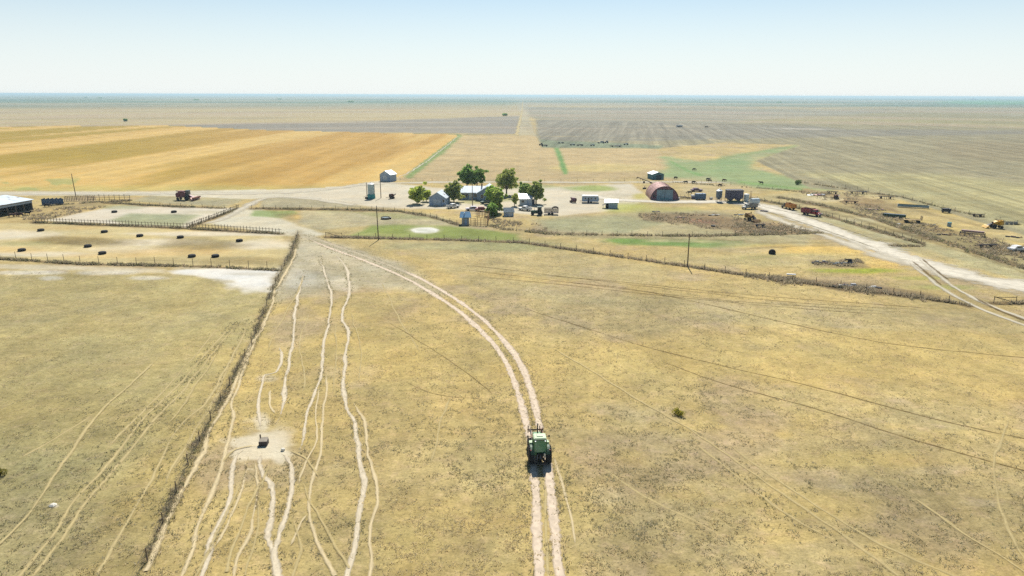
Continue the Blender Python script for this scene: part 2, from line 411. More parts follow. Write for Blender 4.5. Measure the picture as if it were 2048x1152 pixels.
    for cx, cy, rx, ry, o in ((150, 482, 115, 9, .9), (400, 490, 80, 14, .7), (470, 522, 110, 8, .55), (330, 520, 60, 6, .4)):
        ell(cx, cy, rx, ry, (150, 132, 84), o, 0.9)
    for cx, cy, rx, ry in ((350, 505, 160, 7), (200, 512, 70, 5), (130, 455, 60, 4), (30, 500, 60, 7)): ell(cx, cy, rx, ry, (218, 186, 124), 0.5)
    ell(50, 487, 60, 5, (160, 160, 110), 0.5)
    poly([(90, 441), (232, 412), (480, 417), (376, 456)], (216, 206, 184), 5, 1, rg=0.2)
    poly([(220, 440), (260, 426), (330, 428), (400, 430), (360, 454), (260, 450)], (158, 164, 118), 10, 0.8, rg=0.7)
    ell(240, 414, 40, 4, (166, 166, 124), 0.7); ell(420, 424, 50, 4, (186, 180, 150), 0.6)
    poly([(60, 446), (96, 438), (220, 410), (190, 404), (90, 412), (60, 425)], (178, 158, 108), 6, 0.8)
    poly([(-300, 432), (60, 432), (90, 440), (60, 446), (-300, 450)], (196, 174, 118), 6, 0.8)
    # ---- farmyard
    poly([(-900, 382), (300, 382), (560, 378), (740, 364), (900, 356), (1500, 350), (1620, 392), (1540, 440), (1280, 470), (1060, 470), (900, 452), (760, 440), (560, 460), (-900, 460)], (190, 180, 142), 8, 0.9, br=0.5, rg=0.6) if False else None
    poly([(-1500, 384), (300, 383), (560, 378), (700, 369), (760, 362), (780, 366), (860, 374), (700, 402), (560, 396), (480, 398), (300, 391), (-1500, 392)], (210, 202, 178), 4, 1, br=0.3, rg=0.15)
    poly([(300, 392), (480, 398), (480, 404), (450, 414), (260, 402)], (176, 170, 136), 5, 0.8)
    poly([(560, 392), (735, 372), (900, 376), (1110, 374), (1260, 368), (1300, 396), (1240, 420), (1120, 432), (930, 420), (870, 418), (740, 414), (640, 398)], (212, 202, 178), 7, 1, br=0.5, rg=0.2)
    poly([(525, 398), (560, 394), (640, 401), (735, 415), (520, 415)], (178, 170, 138), 5, 0.9)
    poly([(470, 420), (520, 416), (600, 452), (650, 468), (620, 478), (570, 470), (420, 448)], (210, 202, 176), 9, 1, rg=0.3)
    poly([(505, 420), (590, 420), (600, 428), (560, 436), (500, 432)], (138, 158, 92), 6, 0.85, br=0.9)
    ell(590, 433, 40, 6, (160, 142, 92), 0.6); ell(640, 432, 46, 8, (222, 190, 116), 0.85); ell(660, 424, 30, 4, (190, 190, 110), 0.6)
    poly([(600, 420), (860, 428), (930, 452), (1010, 470), (740, 450), (640, 460), (600, 450)], (192, 184, 148), 8, 0.8)
    poly([(690, 422), (850, 430), (890, 440), (760, 436)], (166, 166, 110), 8, 0.7)
    poly([(690, 474), (745, 452), (800, 449), (900, 452), (1035, 468), (1045, 484), (900, 480), (760, 477)], (142, 154, 80), 9, 1, br=0.6, rg=0.6)
    ell(760, 472, 60, 6, (178, 176, 110), 0.5)
    ell(850, 461, 31, 7, (196, 192, 150), .7, .2, br=.5); ell(850, 461, 27, 5.3, (228, 226, 214), 1, 0.1, br=0.35, soft=0.16); ell(842, 460, 9, 1.5, (196, 198, 176), .7, br=1.2); ell(862, 462, 7, 1.2, (205, 205, 186), .7, br=1.2); ell(850, 464.5, 16, 1, (200, 198, 176), .6, br=1)
    for cx, cy, rx, ry, c in ((1180, 377, 45, 6, (150, 166, 80)), (1060, 374, 60, 4, (166, 170, 120)), (1250, 415, 45, 12, (176, 180, 96)), (1260, 432, 40, 10, (190, 182, 98)), (1235, 398, 50, 10, (206, 196, 168)),
                              (950, 404, 40, 4, (180, 174, 120)), (1000, 398, 40, 5, (168, 166, 108)), (1280, 393, 16, 6, (196, 188, 100)), (1330, 420, 60, 5, (184, 178, 110))):
        ell(cx, cy, rx, ry, c, 0.85, 0.6)
    poly([(1060, 440), (1240, 424), (1420, 420), (1640, 470), (1560, 520), (1380, 490), (1100, 470)], (186, 176, 134), 14, 0.9, rg=0.9)
    poly([(1080, 440), (1230, 432), (1340, 446), (1240, 466), (1100, 460)], (164, 164, 124), 12, 0.8)
    poly([(1280, 424), (1400, 428), (1560, 450), (1640, 464), (1560, 468), (1400, 452), (1280, 436)], (164, 142, 100), 8, 0.75, rg=1)
    for cx, cy, rx, ry, c, o in ((1250, 482, 45, 6, (116, 150, 72), .95), (1330, 488, 110, 4.5, (120, 152, 76), .95), (1400, 492, 40, 4, (130, 156, 88), .8), (1500, 494, 60, 6, (160, 166, 104), .6),
                                 (1640, 500, 150, 10, (226, 194, 112), .95), (1760, 525, 70, 18, (232, 198, 116), 1), (1720, 541, 90, 5, (172, 182, 70), 1), (1840, 556, 50, 4, (176, 180, 92), .6), (1420, 470, 140, 8, (180, 170, 124), .6),
                                 (1560, 520, 200, 14, (196, 184, 130), .6), (1500, 500, 60, 5, (208, 192, 150), .6), (1900, 575, 60, 5, (176, 180, 100), .6)):
        ell(cx, cy, rx, ry, c, o)
    line([(1040, 460), (1200, 470), (1400, 472), (1620, 466)], 5, (150, 126, 92), 4, 0.8)
    poly([(1285, 426), (1400, 424), (1560, 446), (1640, 462), (1560, 470), (1400, 456), (1290, 440)], (150, 128, 94), 12, 0.75, br=1.2, rg=1.1)
    poly([(1350, 434), (1420, 440), (1440, 448), (1380, 446)], (160, 118, 96), 7, 0.7, br=1)
    poly([(1460, 452), (1560, 448), (1640, 464), (1560, 471), (1470, 468)], (146, 124, 88), 9, 0.8, br=1.2, rg=1.1)
    poly([(1620, 520), (1720, 518), (1736, 534), (1630, 534)], (150, 134, 100), 7, 0.7, br=1)
    poly([(1560, 552), (1680, 562), (1800, 574), (1880, 596), (1780, 592), (1640, 572)], (150, 130, 96), 8, 0.75, br=1.2)
    # right of the road, old machinery among dry weeds
    poly([(1500, 396), (1620, 380), (1760, 386), (2300, 480), (2900, 640), (2300, 600), (2000, 548), (1800, 500)], (190, 176, 126), 10, 0.9, rg=0.9)
    poly([(1620, 400), (1760, 392), (2000, 440), (2060, 470), (1980, 470), (1800, 430)], (204, 182, 124), 12, 0.6)
    poly([(1640, 410), (1720, 424), (1850, 470), (2060, 540), (2060, 520), (1880, 460), (1760, 412)], (160, 146, 100), 10, 0.7)
    poly([(1560, 420), (1700, 455), (1860, 500), (2060, 570), (2300, 640), (2300, 600), (2060, 540), (1850, 485), (1640, 425)], (184, 180, 138), 8, 0.7)
    for cx, cy, rx, ry, c, o in ((1690, 396, 60, 5, (206, 188, 140), .7), (1760, 412, 60, 5, (152, 132, 92), .7), (1880, 440, 80, 6, (208, 186, 124), .7), (1960, 452, 60, 6, (214, 190, 122), .6), (1850, 462, 70, 5, (158, 140, 96), .6), (2000, 500, 60, 8, (150, 130, 88), .7), (1930, 486, 60, 6, (160, 146, 98), .6),
                                  (1720, 440, 50, 5, (200, 190, 150), .6), (1800, 470, 60, 6, (196, 190, 150), .6), (1960, 530, 80, 8, (186, 178, 132), .6), (1600, 392, 40, 3, (190, 178, 132), .6), (1640, 400, 50, 4, (212, 198, 158), .6)):
        ell(cx, cy, rx, ry, c, o)
    for pts, w_, c in (([(1600, 378), (1700, 396), (1760, 404)], 14, (150, 126, 86)), ([(1690, 402), (1760, 414), (1790, 424)], 16, (140, 116, 82)), ([(1800, 440), (1900, 462), (1990, 486), (2060, 512)], 22, (146, 124, 80)), ([(1540, 402), (1700, 434), (1860, 482), (2060, 548)], 9, (134, 118, 74)),
                      ([(1800, 404), (1880, 424), (1960, 440), (2060, 462)], 12, (214, 190, 118)), ([(1760, 420), (1860, 446), (1960, 470), (2060, 492)], 12, (212, 188, 116)), ([(1600, 440), (1700, 470), (1800, 500)], 10, (178, 182, 140)), ([(1400, 478), (1560, 486), (1700, 484)], 8, (150, 136, 92)), ([(1440, 500), (1600, 492), (1720, 490)], 6, (164, 146, 98)),
                      ([(1700, 400), (1800, 412), (1960, 452)], 5, (150, 130, 88)), ([(1300, 478), (1480, 484)], 8, (140, 156, 96)), ([(1080, 466), (1200, 474), (1360, 478)], 7, (152, 138, 98)), ([(1480, 516), (1620, 508)], 6, (176, 170, 110))):
        line(pts, w_, c, 8, 0.8, br=1.2)
    for pts, w_ in (([(652, 474), (760, 477), (900, 480), (1040, 485), (1100, 493), (1200, 508), (1375, 533), (1500, 552)], 3), ([(1500, 552), (1700, 577), (1850, 597), (1938, 611)], 6), ([(1500, 397), (1570, 410), (1640, 428), (1740, 457), (1848, 489)], 3.5), ([(1560, 395), (1640, 410), (1760, 440), (1900, 488), (2060, 540)], 5),
                   ([(1610, 366), (1800, 394), (1900, 420), (2048, 452), (2200, 486)], 3), ([(503, 417), (740, 420), (800, 423), (860, 433), (918, 450)], 3.5), ([(0, 518), (160, 528), (400, 533), (557, 541)], 3), ([(66, 445), (340, 455), (565, 468)], 3), ([(206, 405), (300, 411), (450, 417)], 3), ([(376, 456), (478, 417)], 2.5), ([(1986, 606), (2140, 608)], 5), ([(1780, 492), (1848, 492)], 3)):
        line(pts, w_ * 3.6, (124, 104, 70), 4, 0.9, br=0.8)
    line([(290, 1130), (398, 886), (505, 686), (556, 556), (584, 505), (597, 466)], 14, (150, 134, 92), 9, 0.7, br=1, ya=1)
    # ---- beyond the farm
    poly([(775, 362), (910, 271), (1075, 271), (1082, 296), (1312, 298), (1342, 328), (1302, 352), (1100, 360), (860, 362)], (200, 178, 130), 5, 1, br=0.3, rg=0.7)
    poly([(800, 362), (860, 320), (1000, 330), (1300, 340), (1300, 356), (1000, 362)], (186, 166, 122), 10, 0.6)
    ell(1200, 336, 110, 7, (212, 194, 128), 0.7)
    line([(1113, 296), (1122, 320), (1131, 347)], 11, (112, 158, 84), 4, 0.95, br=0.5)
    line([(916, 272), (874, 308), (816, 354)], 16, (132, 156, 90), 5, 0.95); line([(912, 272), (884, 294)], 6, (110, 142, 80), 3, 0.7)
    line([(-900, 380), (300, 379), (560, 375), (700, 362), (800, 352)], 8, (176, 172, 108), 6, 0.7)
    poly([(1330, 316), (1400, 322), (1500, 303), (1590, 290), (1610, 294), (1510, 318), (1500, 336), (1600, 358), (1660, 380), (1500, 378), (1380, 362), (1300, 352), (1345, 340)], (150, 168, 116), 12, 0.95, br=1.2, rg=0.5)
    poly([(1330, 316), (1400, 322), (1500, 303), (1590, 290), (1610, 294), (1510, 318), (1500, 336), (1600, 358), (1660, 380), (1500, 378), (1380, 362), (1300, 352), (1345, 340)], (172, 170, 126), 14, 0.8, br=1.2, pat=(28, .46, .62))
    poly([(1400, 325), (1500, 310), (1500, 340), (1420, 345)], (134, 162, 108), 14, 0.6, pat=(20, .4, .6))
    line([(1340, 322), (1376, 342), (1400, 350)], 10, (124, 164, 96), 5, 0.8); line([(1440, 317), (1590, 292)], 8, (132, 156, 100), 6, 0.7); line([(1480, 364), (1600, 378)], 10, (122, 164, 84), 6, 0.7)
    poly([(1360, 356), (1500, 372), (1520, 386), (1360, 390)], (200, 182, 136), 8, 0.7)
    # far fields
    poly([(-3000, 205), (520, 206), (1046, 214), (1060, 240), (1038, 268), (500, 262), (300, 250), (-3000, 256)], (188, 172, 128), 3, 1, rg=0.4)
    poly([(-3000, 205), (300, 206), (300, 213), (-3000, 214)], (168, 152, 128), 3, 0.8)
    poly([(330, 252), (480, 246), (700, 244), (960, 234), (1040, 232), (1036, 268), (880, 266), (560, 263), (420, 262)], (152, 146, 132), 3, 1, rg=0.4)
    line([(-3000, 253), (0, 253), (330, 251), (520, 260), (760, 266), (1040, 270)], 3, (124, 128, 92), 3, 0.8)
    line([(690, 219), (830, 220)], 4, (200, 160, 120), 3, 0.5)
    poly([(1046, 214), (2100, 220), (3200, 226), (3200, 700), (2048, 470), (1760, 386), (1620, 376), (1512, 322), (1600, 290), (1450, 285), (1315, 297), (1084, 295), (1072, 272), (1072, 240)], (162, 154, 120), 3, 1, rg=0.8)
    poly([(1072, 240), (1130, 238), (1400, 248), (2048, 258), (2048, 268), (1600, 275), (1300, 282), (1080, 282)], (146, 141, 122), 5, 1, rg=0.6)
    poly([(1046, 214), (1800, 222), (1400, 250), (1100, 238), (1060, 235)], (160, 156, 134), 5, 0.8)
    poly([(1480, 240), (1800, 226), (2300, 232), (2300, 262), (1700, 258)], (166, 158, 110), 8, 0.8)
    poly([(1600, 345), (1900, 350), (2300, 400), (2300, 500), (2048, 460), (1760, 384)], (182, 174, 124), 20, 0.8)
    poly([(1860, 280), (2300, 290), (2300, 330), (1900, 320)], (152, 140, 108), 20, 0.7)
    line([(1310, 254), (1700, 259)], 1.6, (214, 206, 190), 1.5, 0.8); line([(1600, 226), (2300, 233)], 1.5, (206, 200, 184), 1.5, 0.7)
    poly([(1078, 278), (1110, 281), (1330, 290), (1320, 297), (1084, 295)], (134, 146, 116), 4, 0.9, br=0.8, rg=0.9)
    line([(1300, 290), (1440, 292), (1470, 284), (1420, 279)], 4, (196, 180, 140), 4, 0.7)
    line([(1075, 272), (1330, 277)], 2.5, (186, 170, 124), 2, 0.6)
    poly([(1036, 196), (1052, 196), (1060, 240), (1072, 271), (1034, 270), (1040, 232)], (186, 178, 148), 3, 0.8)
    fz = sst(650, 900, r) * sst(-4000, -500, y * 0 + wy); st = fbm(np.log(np.maximum(r, 1)) * 22 + .2 * np.sin(A.ravel() * 9), A.ravel() * 2.2 + .5, 141, 4)
    fz = fz * (wy > 0)
    put(fz * sst(.52, .62, st) * .4, (196, 180, 146)); put(fz * sst(.46, .36, st) * .4, (146, 138, 120)); put(fz * sst(.60, .68, st) * .3, (178, 152, 138))
    # the last kilometres before the horizon: crops, pasture and bare ground in long strips, the haze's teal put partly into their green
    far = y < 213
    bands = fbm(np.log(np.maximum(r, 1)) * 9 + 0.3 * np.sin(A.ravel() * 7), A.ravel() * 3.0, 55, 3)
    f = sst(1900, 3300, r) * sst(-1500, 0, y) * .8
    put(f * sst(1060, 1030, x), (138, 148, 120), 0.3); put(f * sst(1030, 1060, x), (156, 152, 128), 0.3)
    put(f * sst(0.5, 0.6, bands), (108, 130, 104)); put(f * sst(0.52, 0.40, bands) * 0.9, (176, 164, 132))
    put(sst(9000, 4000, r) * f * sst(300, 900, x) * sst(1046, 1000, x) * .5, (96, 126, 96))
    put(f * sst(0.62, 0.7, bands), (96, 120, 100))
    ell(2010, 204, 110, 4, (96, 150, 92), 0.9); line([(1310, 202), (1400, 201)], 2, (86, 104, 84), 1, 0.7)
    line([(1200, 217), (1550, 213), (1800, 219)], 3, (130, 128, 112), 3, 0.7)
    # bare ground round the mineral feeder
    ell(520, 892, 52, 34, (224, 213, 186), 0.95, 0.05, br=0.9, soft=0.35); ell(556, 880, 30, 26, (220, 210, 186), 0.8, 0.1)
    ell(525, 850, 14, 20, (220, 210, 184), 0.8, 0.1); ell(560, 915, 18, 14, (222, 212, 186), 0.8, 0.1); ell(484, 905, 18, 20, (220, 208, 180), 0.7, 0.2)
    ell(533, 757, 16, 7, (214, 202, 172), 0.6)
    ell(107, 1012, 9, 4, (236, 226, 204), 0.9)
    rough = np.clip(rough, 0, 1.2)
    # ---- split the sheet into the ground and the fields that have edges of their own
    wheat = [(-1500, 383), (-1500, 254), (0, 254), (330, 252), (520, 261), (760, 266.5), (915, 270), (870, 303), (800, 354), (740, 362), (690, 371), (600, 377), (300, 380), (0, 380)]
    fallow = [(1073, 239), (1400, 248), (2048, 250), (3600, 262), (3600, 760), (2048, 462), (1760, 385), (1640, 376), (1540, 335), (1512, 322), (1600, 290), (1450, 285), (1315, 297), (1084, 295)]
    cells = (np.arange(nr - 1)[:, None] * na + np.arange(na - 1)[None, :]).ravel()
    quads = np.stack([cells, cells + na, cells + na + 1, cells + 1], 1)
    cx = x[quads].mean(1); cy = y[quads].mean(1)
    def inside(pts):
        i = np.zeros(len(cx), bool)
        for (ax, ay), (bx, by) in zip(pts, pts[1:] + pts[:1]):
            if ay != by: i ^= ((ay > cy) != (by > cy)) & (cx < (bx - ax) * (cy - ay) / (by - ay) + ax)
        return i
    iw = inside(wheat); jf = inside(fallow) & ~iw
    # colours of the wheat stubble: broad drifts of ripe and weedy straw along the drilling
    a, b = G(800, 354), G(915, 270); dv = np.array([b.x - a.x, b.y - a.y]); dv /= np.hypot(*dv)
    al = wx * dv[0] + wy * dv[1]; ac = -wx * dv[1] + wy * dv[0]
    sw = fbm(al / 520, (ac + al * .02) / 31, 91, 3); sw2 = fbm(al / 260, ac / 7, 95, 3)
    wm = np.zeros(len(co), bool); wm[quads[iw].ravel()] = True
    wc = alb(214, 182, 110) * np.ones((len(co), 1))
    k = (sst(0.48, 0.64, sw) * 0.75)[:, None]; wc = wc * (1 - k) + alb(178, 138, 60) * k
    k = (sst(0.45, 0.66, sw2) * 0.6)[:, None]; wc = wc * (1 - k) + alb(206, 168, 94) * k
    k = (sst(620, 150, x) * sst(0.48, 0.60, sw) * 0.8)[:, None]; wc = wc * (1 - k) + alb(168, 146, 56) * k
    k = (sst(365, 379, y + (NP - .5) * 12) * 0.7)[:, None]; wc = wc * (1 - k) + alb(190, 180, 110) * k
    k = (sst(.55, .62, NP) * sst(352, 362, y) * (x < 160))[:, None] * .7; wc = wc * (1 - k) + alb(160, 168, 104) * k
    col = np.where(wm[:, None], wc, col); rough = np.where(wm, 0.25, rough)
    vp = G(1270, 196); fd = np.array([vp.x, vp.y]); fd /= np.hypot(*fd)
    def sub(name, sel, mat):
        q = quads[sel]; u, inv = np.unique(q, return_inverse=True)
        return structure(npmesh(name, co[u], inv.reshape(q.shape)[:, ::-1] * 1, 4, mat, col[u], {'rough': rough[u]}))
    sub('ground', ~(iw | jf), ground_material('ground_soil'))
    sub('wheat_field', iw, ground_material('wheat_stubble', dv, 0.05, 12.0))
    sub('fallow_field', jf, ground_material('fallow_soil', fd, 0.17, 7.5))
make_land()

# ------------------------------------------------------------------ paths, tracks and roads: ribbons of worn soil
def spline(P, step):
    P = [np.array(p[:2]) for p in P]
    if len(P) < 3: Q = [P[0] + (P[-1] - P[0]) * t for t in np.linspace(0, 1, 40)]
    else:
        Q = []
        for i in range(len(P) - 1):
            a = P[max(i - 1, 0)]; b = P[i]; c = P[i + 1]; d = P[min(i + 2, len(P) - 1)]
            n = max(2, int(np.hypot(*(c - b)) / step))
            for t in np.arange(n) / n:
                Q.append(0.5 * (2 * b + (c - a) * t + (2 * a - 5 * b + 4 * c - d) * t * t + (3 * b - a - 3 * c + d) * t ** 3))
        Q.append(P[-1])
    return np.array(Q)
def arcs(Q, step):
    s = np.concatenate([[0], np.cumsum(np.hypot(*np.diff(Q, axis=0).T))])
    t = np.arange(0, s[-1], step); return np.stack([np.interp(t, s, Q[:, 0]), np.interp(t, s, Q[:, 1])], 1)
LAYER = [0]
def ribbon(name, pts, w, mat, step=0.8, wig=0.12, w1=None):
    LAYER[0] += 1; z = 0.004 * (1 + LAYER[0] % 24)
    Q = arcs(spline([G(*p) for p in pts], step), step); n = len(Q)
    T = np.gradient(Q, axis=0); T /= np.hypot(T[:, 0], T[:, 1])[:, None] + 1e-9; Nn = np.stack([-T[:, 1], T[:, 0]], 1)
    i = np.arange(n)
    sd = LAYER[0] * 13
    Q = Q + Nn * ((vn(i * step / 4.0, i * 0, sd) - 0.5) * 2 * wig + (vn(i * step / 1.5, i * 0, sd + 5) - .5) * wig)[:, None]
    ww = 1.3 * (w + ((w1 if w1 is not None else w) - w) * i / n) * (0.6 + 0.5 * vn(i * step / 5.0, i * 0, sd + 9) + 0.35 * vn(i * step / 1.3, i * 0, sd + 10))
    us = np.array([-1.5, -1, -0.5, 0, 0.5, 1, 1.5])
    co = np.zeros((n, 7, 3)); co[:, :, :2] = Q[:, None, :] + Nn[:, None, :] * (us[None, :, None] * ww[:, None, None] / 2); co[:, :, 2] = z
    ed = np.tile(np.abs(us), (n, 1))
    edge_far = 1e6 if pts[-1][1] > 1130 or abs(pts[-1][0] - 1024) > 1010 else 0; edge_near = 1e6 if pts[0][1] > 1130 or abs(pts[0][0] - 1024) > 1010 else 0
    endf = np.minimum(i + edge_near, n - 1 - i + edge_far) * step
    ed = ed + np.clip(1 - endf / np.clip(n * step * .12, w * 2, 14), 0, 1)[:, None] * 1.1
    c = (np.arange(n - 1)[:, None] * 7 + np.arange(6)[None, :]).ravel()
    return structure(npmesh(name, co.reshape(-1, 3), np.stack([c, c + 1, c + 8, c + 7], 1), 4, mat, None, {'edge': ed.ravel()}))
DUST = track_material('pale_dust', (222, 207, 178)); RUT = track_material('rut_soil', (226, 206, 180), 0.25)
FAINT = track_material('trodden_grass', (226, 206, 162), 0.45, 0.95); FAINT2 = track_material('trodden_grass_pale', (216, 196, 142), 0.5, 0.85)
FAINT3 = track_material('trodden_grass_faint', (212, 192, 138), 0.5, 0.8)
DARKR = track_material('old_wheel_rut', (122, 100, 60), 0.5, 0.7, 0.8); CAL = track_material('caliche_road', (222, 213, 192), 0.35, 1, 0.5)
GREYR = track_material('road_ruts', (150, 140, 112), 0.5, 0.6, 0.8); LANE = track_material('lane_dust', (218, 208, 184), 0.5, 0.9, 0.4)
# the two wheel ruts the tractor drives in
ribbon('dirt_track', [(604, 470), (650, 492), (720, 518), (800, 551), (860, 584), (920, 624), (974, 674), (1008, 717), (1029, 762), (1046, 820), (1057, 860), (1064, 905), (1069, 960), (1074, 1050), (1079, 1152), (1083, 1260)], 0.85, RUT, 0.5, 0.06)
ribbon('dirt_track', [(612, 469), (662, 488), (740, 516), (830, 552), (898, 590), (958, 632), (1008, 682), (1042, 730), (1062, 780), (1074, 830), (1083, 870), (1090, 905), (1098, 960), (1109, 1050), (1119, 1152), (1130, 1260)], 0.85, RUT, 0.5, 0.06)
ribbon('dirt_track', [(1094, 960), (1094, 1060), (1098, 1170)], 0.35, FAINT2, 0.5)
ribbon('dirt_track', [(590, 462), (650, 486), (760, 522), (840, 560)], 3.2, track_material('track_dust', (206, 194, 162), 0.6, 0.8), 0.8)
ribbon('dirt_track', [(1105, 905), (1130, 985), (1145, 1050), (1149, 1110)], 0.3, FAINT, 0.5)
# cattle trails
for pts, w, m in (
    ([(664, 500), (690, 533), (697, 558), (699, 587), (685, 632), (697, 668), (690, 706), (689, 766), (692, 818), (712, 850), (717, 913), (731, 972), (716, 1019), (712, 1085), (698, 1152), (690, 1220)], 0.55, DUST),
    ([(640, 512), (648, 542), (660, 582), (661, 623), (650, 673), (645, 720), (637, 770), (616, 826), (611, 870), (599, 912), (580, 950)], 0.42, DUST),
    ([(612, 540), (596, 588), (588, 641), (589, 664), (579, 720), (571, 770), (566, 813), (549, 853), (536, 868)], 0.45, DUST),
    ([(556, 690), (562, 716), (552, 745), (530, 750), (524, 775), (518, 806), (521, 843), (525, 866)], 0.38, DUST),
    ([(541, 778), (540, 810), (555, 830)], 0.3, FAINT),
    ([(531, 896), (521, 920), (520, 936), (528, 953), (543, 978), (544, 1035), (535, 1075), (547, 1098), (556, 1152), (560, 1220)], 0.5, DUST),
    ([(548, 900), (568, 910), (580, 939), (581, 985), (569, 1035), (558, 1078), (550, 1110), (556, 1152), (560, 1200)], 0.55, DUST),
    ([(560, 600), (525, 650), (495, 720), (474, 780), (465, 805), (463, 853), (451, 913), (434, 966), (408, 1022), (388, 1065), (381, 1102), (362, 1160), (340, 1230)], 0.42, FAINT),
    ([(500, 895), (478, 905), (466, 942), (464, 985), (441, 1042), (416, 1108), (398, 1158), (375, 1230)], 0.5, DUST),
    ([(491, 913), (490, 949), (471, 1009), (444, 1078), (418, 1112)], 0.36, FAINT),
    ([(508, 912), (514, 980), (504, 1035), (500, 1068), (478, 1118), (468, 1160)], 0.34, FAINT),
    ([(520, 960), (480, 1050), (450, 1152)], 0.3, FAINT2),
    ([(655, 735), (652, 790), (644, 836), (640, 903), (622, 976), (616, 1022), (629, 1068), (652, 1122), (668, 1160)], 0.34, FAINT),
    ([(640, 770), (630, 830), (632, 880), (605, 950), (588, 990)], 0.26, FAINT),
    ([(612, 1025), (589, 1068), (575, 1100)], 0.3, FAINT),
    ([(694, 797), (712, 815), (728, 843), (732, 893), (742, 929), (753, 965), (752, 1009), (742, 1062), (743, 1118), (741, 1180)], 0.38, FAINT),
    ([(594, 480), (585, 520), (552, 579), (543, 611), (528, 652), (502, 691), (484, 735), (466, 776), (452, 805), (440, 830), (418, 866), (410, 903), (381, 952), (352, 1002), (333, 1045), (308, 1105), (285, 1152)], 0.55, FAINT),
    ([(330, 705), (255, 777), (202, 823), (156, 883), (116, 939), (83, 989), (53, 1035), (0, 1088), (-60, 1140)], 0.36, FAINT2),
    ([(190, 828), (116, 873), (23, 926)], 0.3, FAINT2),
    ([(470, 640), (410, 710), (358, 770), (289, 836), (240, 896), (199, 949), (149, 1002), (100, 1075), (40, 1148), (0, 1200)], 0.45, FAINT2),
    ([(480, 640), (420, 715), (370, 775), (300, 850), (262, 896), (220, 949), (170, 1010), (120, 1085), (60, 1160)], 0.4, FAINT2),
    ([(450, 640), (395, 705), (330, 780), (250, 860), (190, 930)], 0.35, FAINT2),
    ([(500, 640), (428, 780), (368, 846), (332, 896), (299, 969), (265, 1022), (219, 1102), (190, 1158)], 0.4, FAINT2),
    ([(450, 770), (400, 850), (350, 930), (320, 990)], 0.3, FAINT2),
    ([(620, 620), (600, 690), (610, 760), (598, 800)], 0.25, FAINT2),
    ([(1448, 880), (1520, 938), (1660, 1030), (1760, 1090), (1900, 1150), (1980, 1190)], 0.4, FAINT3),
    ([(1380, 880), (1448, 932), (1560, 1020), (1690, 1095)], 0.36, FAINT3),
    ([(1280, 800), (1380, 860), (1448, 905), (1560, 985), (1700, 1080), (1800, 1152)], 0.36, FAINT3),
    ([(1820, 990), (1900, 1050), (2000, 1110), (2060, 1150)], 0.3, FAINT3),
    ([(2020, 830), (1986, 940), (2000, 1010), (2030, 1080), (2060, 1140)], 0.34, FAINT3),
    ([(1090, 690), (1180, 740), (1330, 830), (1448, 890)], 0.3, FAINT3),
    ([(900, 790), (880, 850), (860, 940)], 0.3, FAINT3),
    ([(607, 545), (600, 575), (575, 620), (548, 670), (530, 720)], 0.3, FAINT3), ([(500, 905), (470, 990), (430, 1080), (390, 1160)], 0.3, FAINT3), ([(545, 905), (520, 990), (515, 1060), (490, 1160)], 0.3, FAINT3),
    ([(668, 640), (672, 720), (660, 800)], 0.25, FAINT3), ([(700, 620), (720, 700), (715, 780)], 0.22, FAINT3), ([(600, 960), (640, 1040), (700, 1140)], 0.24, FAINT3), ([(440, 700), (380, 790), (330, 860)], 0.3, FAINT3), ([(585, 1040), (600, 1100), (590, 1160)], 0.28, FAINT3),
    ([(520, 890), (470, 900), (440, 930)], 0.3, FAINT3), ([(575, 900), (612, 920), (640, 960)], 0.26, FAINT3), ([(490, 660), (445, 760), (395, 850), (352, 930), (330, 985)], 0.3, FAINT3), ([(1180, 920), (1300, 1000), (1420, 1060), (1560, 1150)], 0.3, FAINT3),
    ([(760, 560), (800, 640), (850, 720)], 0.3, FAINT3)):
    ribbon('cattle_path', pts, w, m, 0.5, 0.16)
# old wheel ruts across the pasture on the right
for pts, w in (([(1060, 560), (1240, 575), (1400, 606), (1600, 652), (1800, 690), (2080, 718)], 0.30),
               ([(1000, 600), (1120, 640), (1280, 690), (1448, 732), (1600, 767), (1750, 807), (1900, 845), (2080, 884)], 0.28),
               ([(1300, 715), (1448, 767), (1600, 808), (1700, 838), (1790, 868), (1890, 897), (2060, 945)], 0.28),
               ([(880, 525), (1000, 538), (1200, 562), (1400, 585), (1600, 606), (1900, 622)], 0.30),
               ([(860, 530), (1000, 548), (1200, 572), (1400, 596), (1600, 612), (1900, 630)], 0.30),
               ([(900, 550), (1050, 562), (1240, 582), (1420, 601), (1640, 620), (1860, 634)], 0.28),
               ([(1000, 545), (1200, 560), (1500, 590), (1800, 612), (1960, 622)], 0.25),
               ([(770, 640), (850, 690), (940, 750), (1010, 810)], 0.12),
               ([(800, 760), (880, 790), (1000, 800)], 0.12)):
    ribbon('wheel_rut', pts, w, DARKR, 0.7, 0.12)
# the lane through the farm, the loops off it, the road east and the far road
ribbon('farm_lane', [(-900, 392), (-200, 389), (200, 387), (480, 387), (580, 385), (660, 378), (740, 368), (860, 365), (1000, 364), (1180, 365), (1330, 364), (1500, 366)], 6.5, LANE, 3, 0.4)
ribbon('farm_lane', [(480, 420), (515, 402), (550, 394), (610, 397), (680, 406), (745, 416)], 4.5, LANE, 2, 0.3)
ribbon('farm_lane', [(380, 452), (440, 440), (490, 414), (520, 400)], 3.5, LANE, 2, 0.3)
ribbon('dirt_road', [(1130, 384), (1240, 400), (1330, 403), (1440, 404), (1520, 412), (1600, 437), (1690, 470), (1780, 505), (1880, 538), (1980, 562), (2120, 588), (2400, 640)], 5.5, CAL, 2, 0.3, 11)
ribbon('dirt_road', [(1500, 415), (1590, 452), (1680, 482), (1760, 512), (1860, 545)], 4.5, LANE, 2, 0.4)
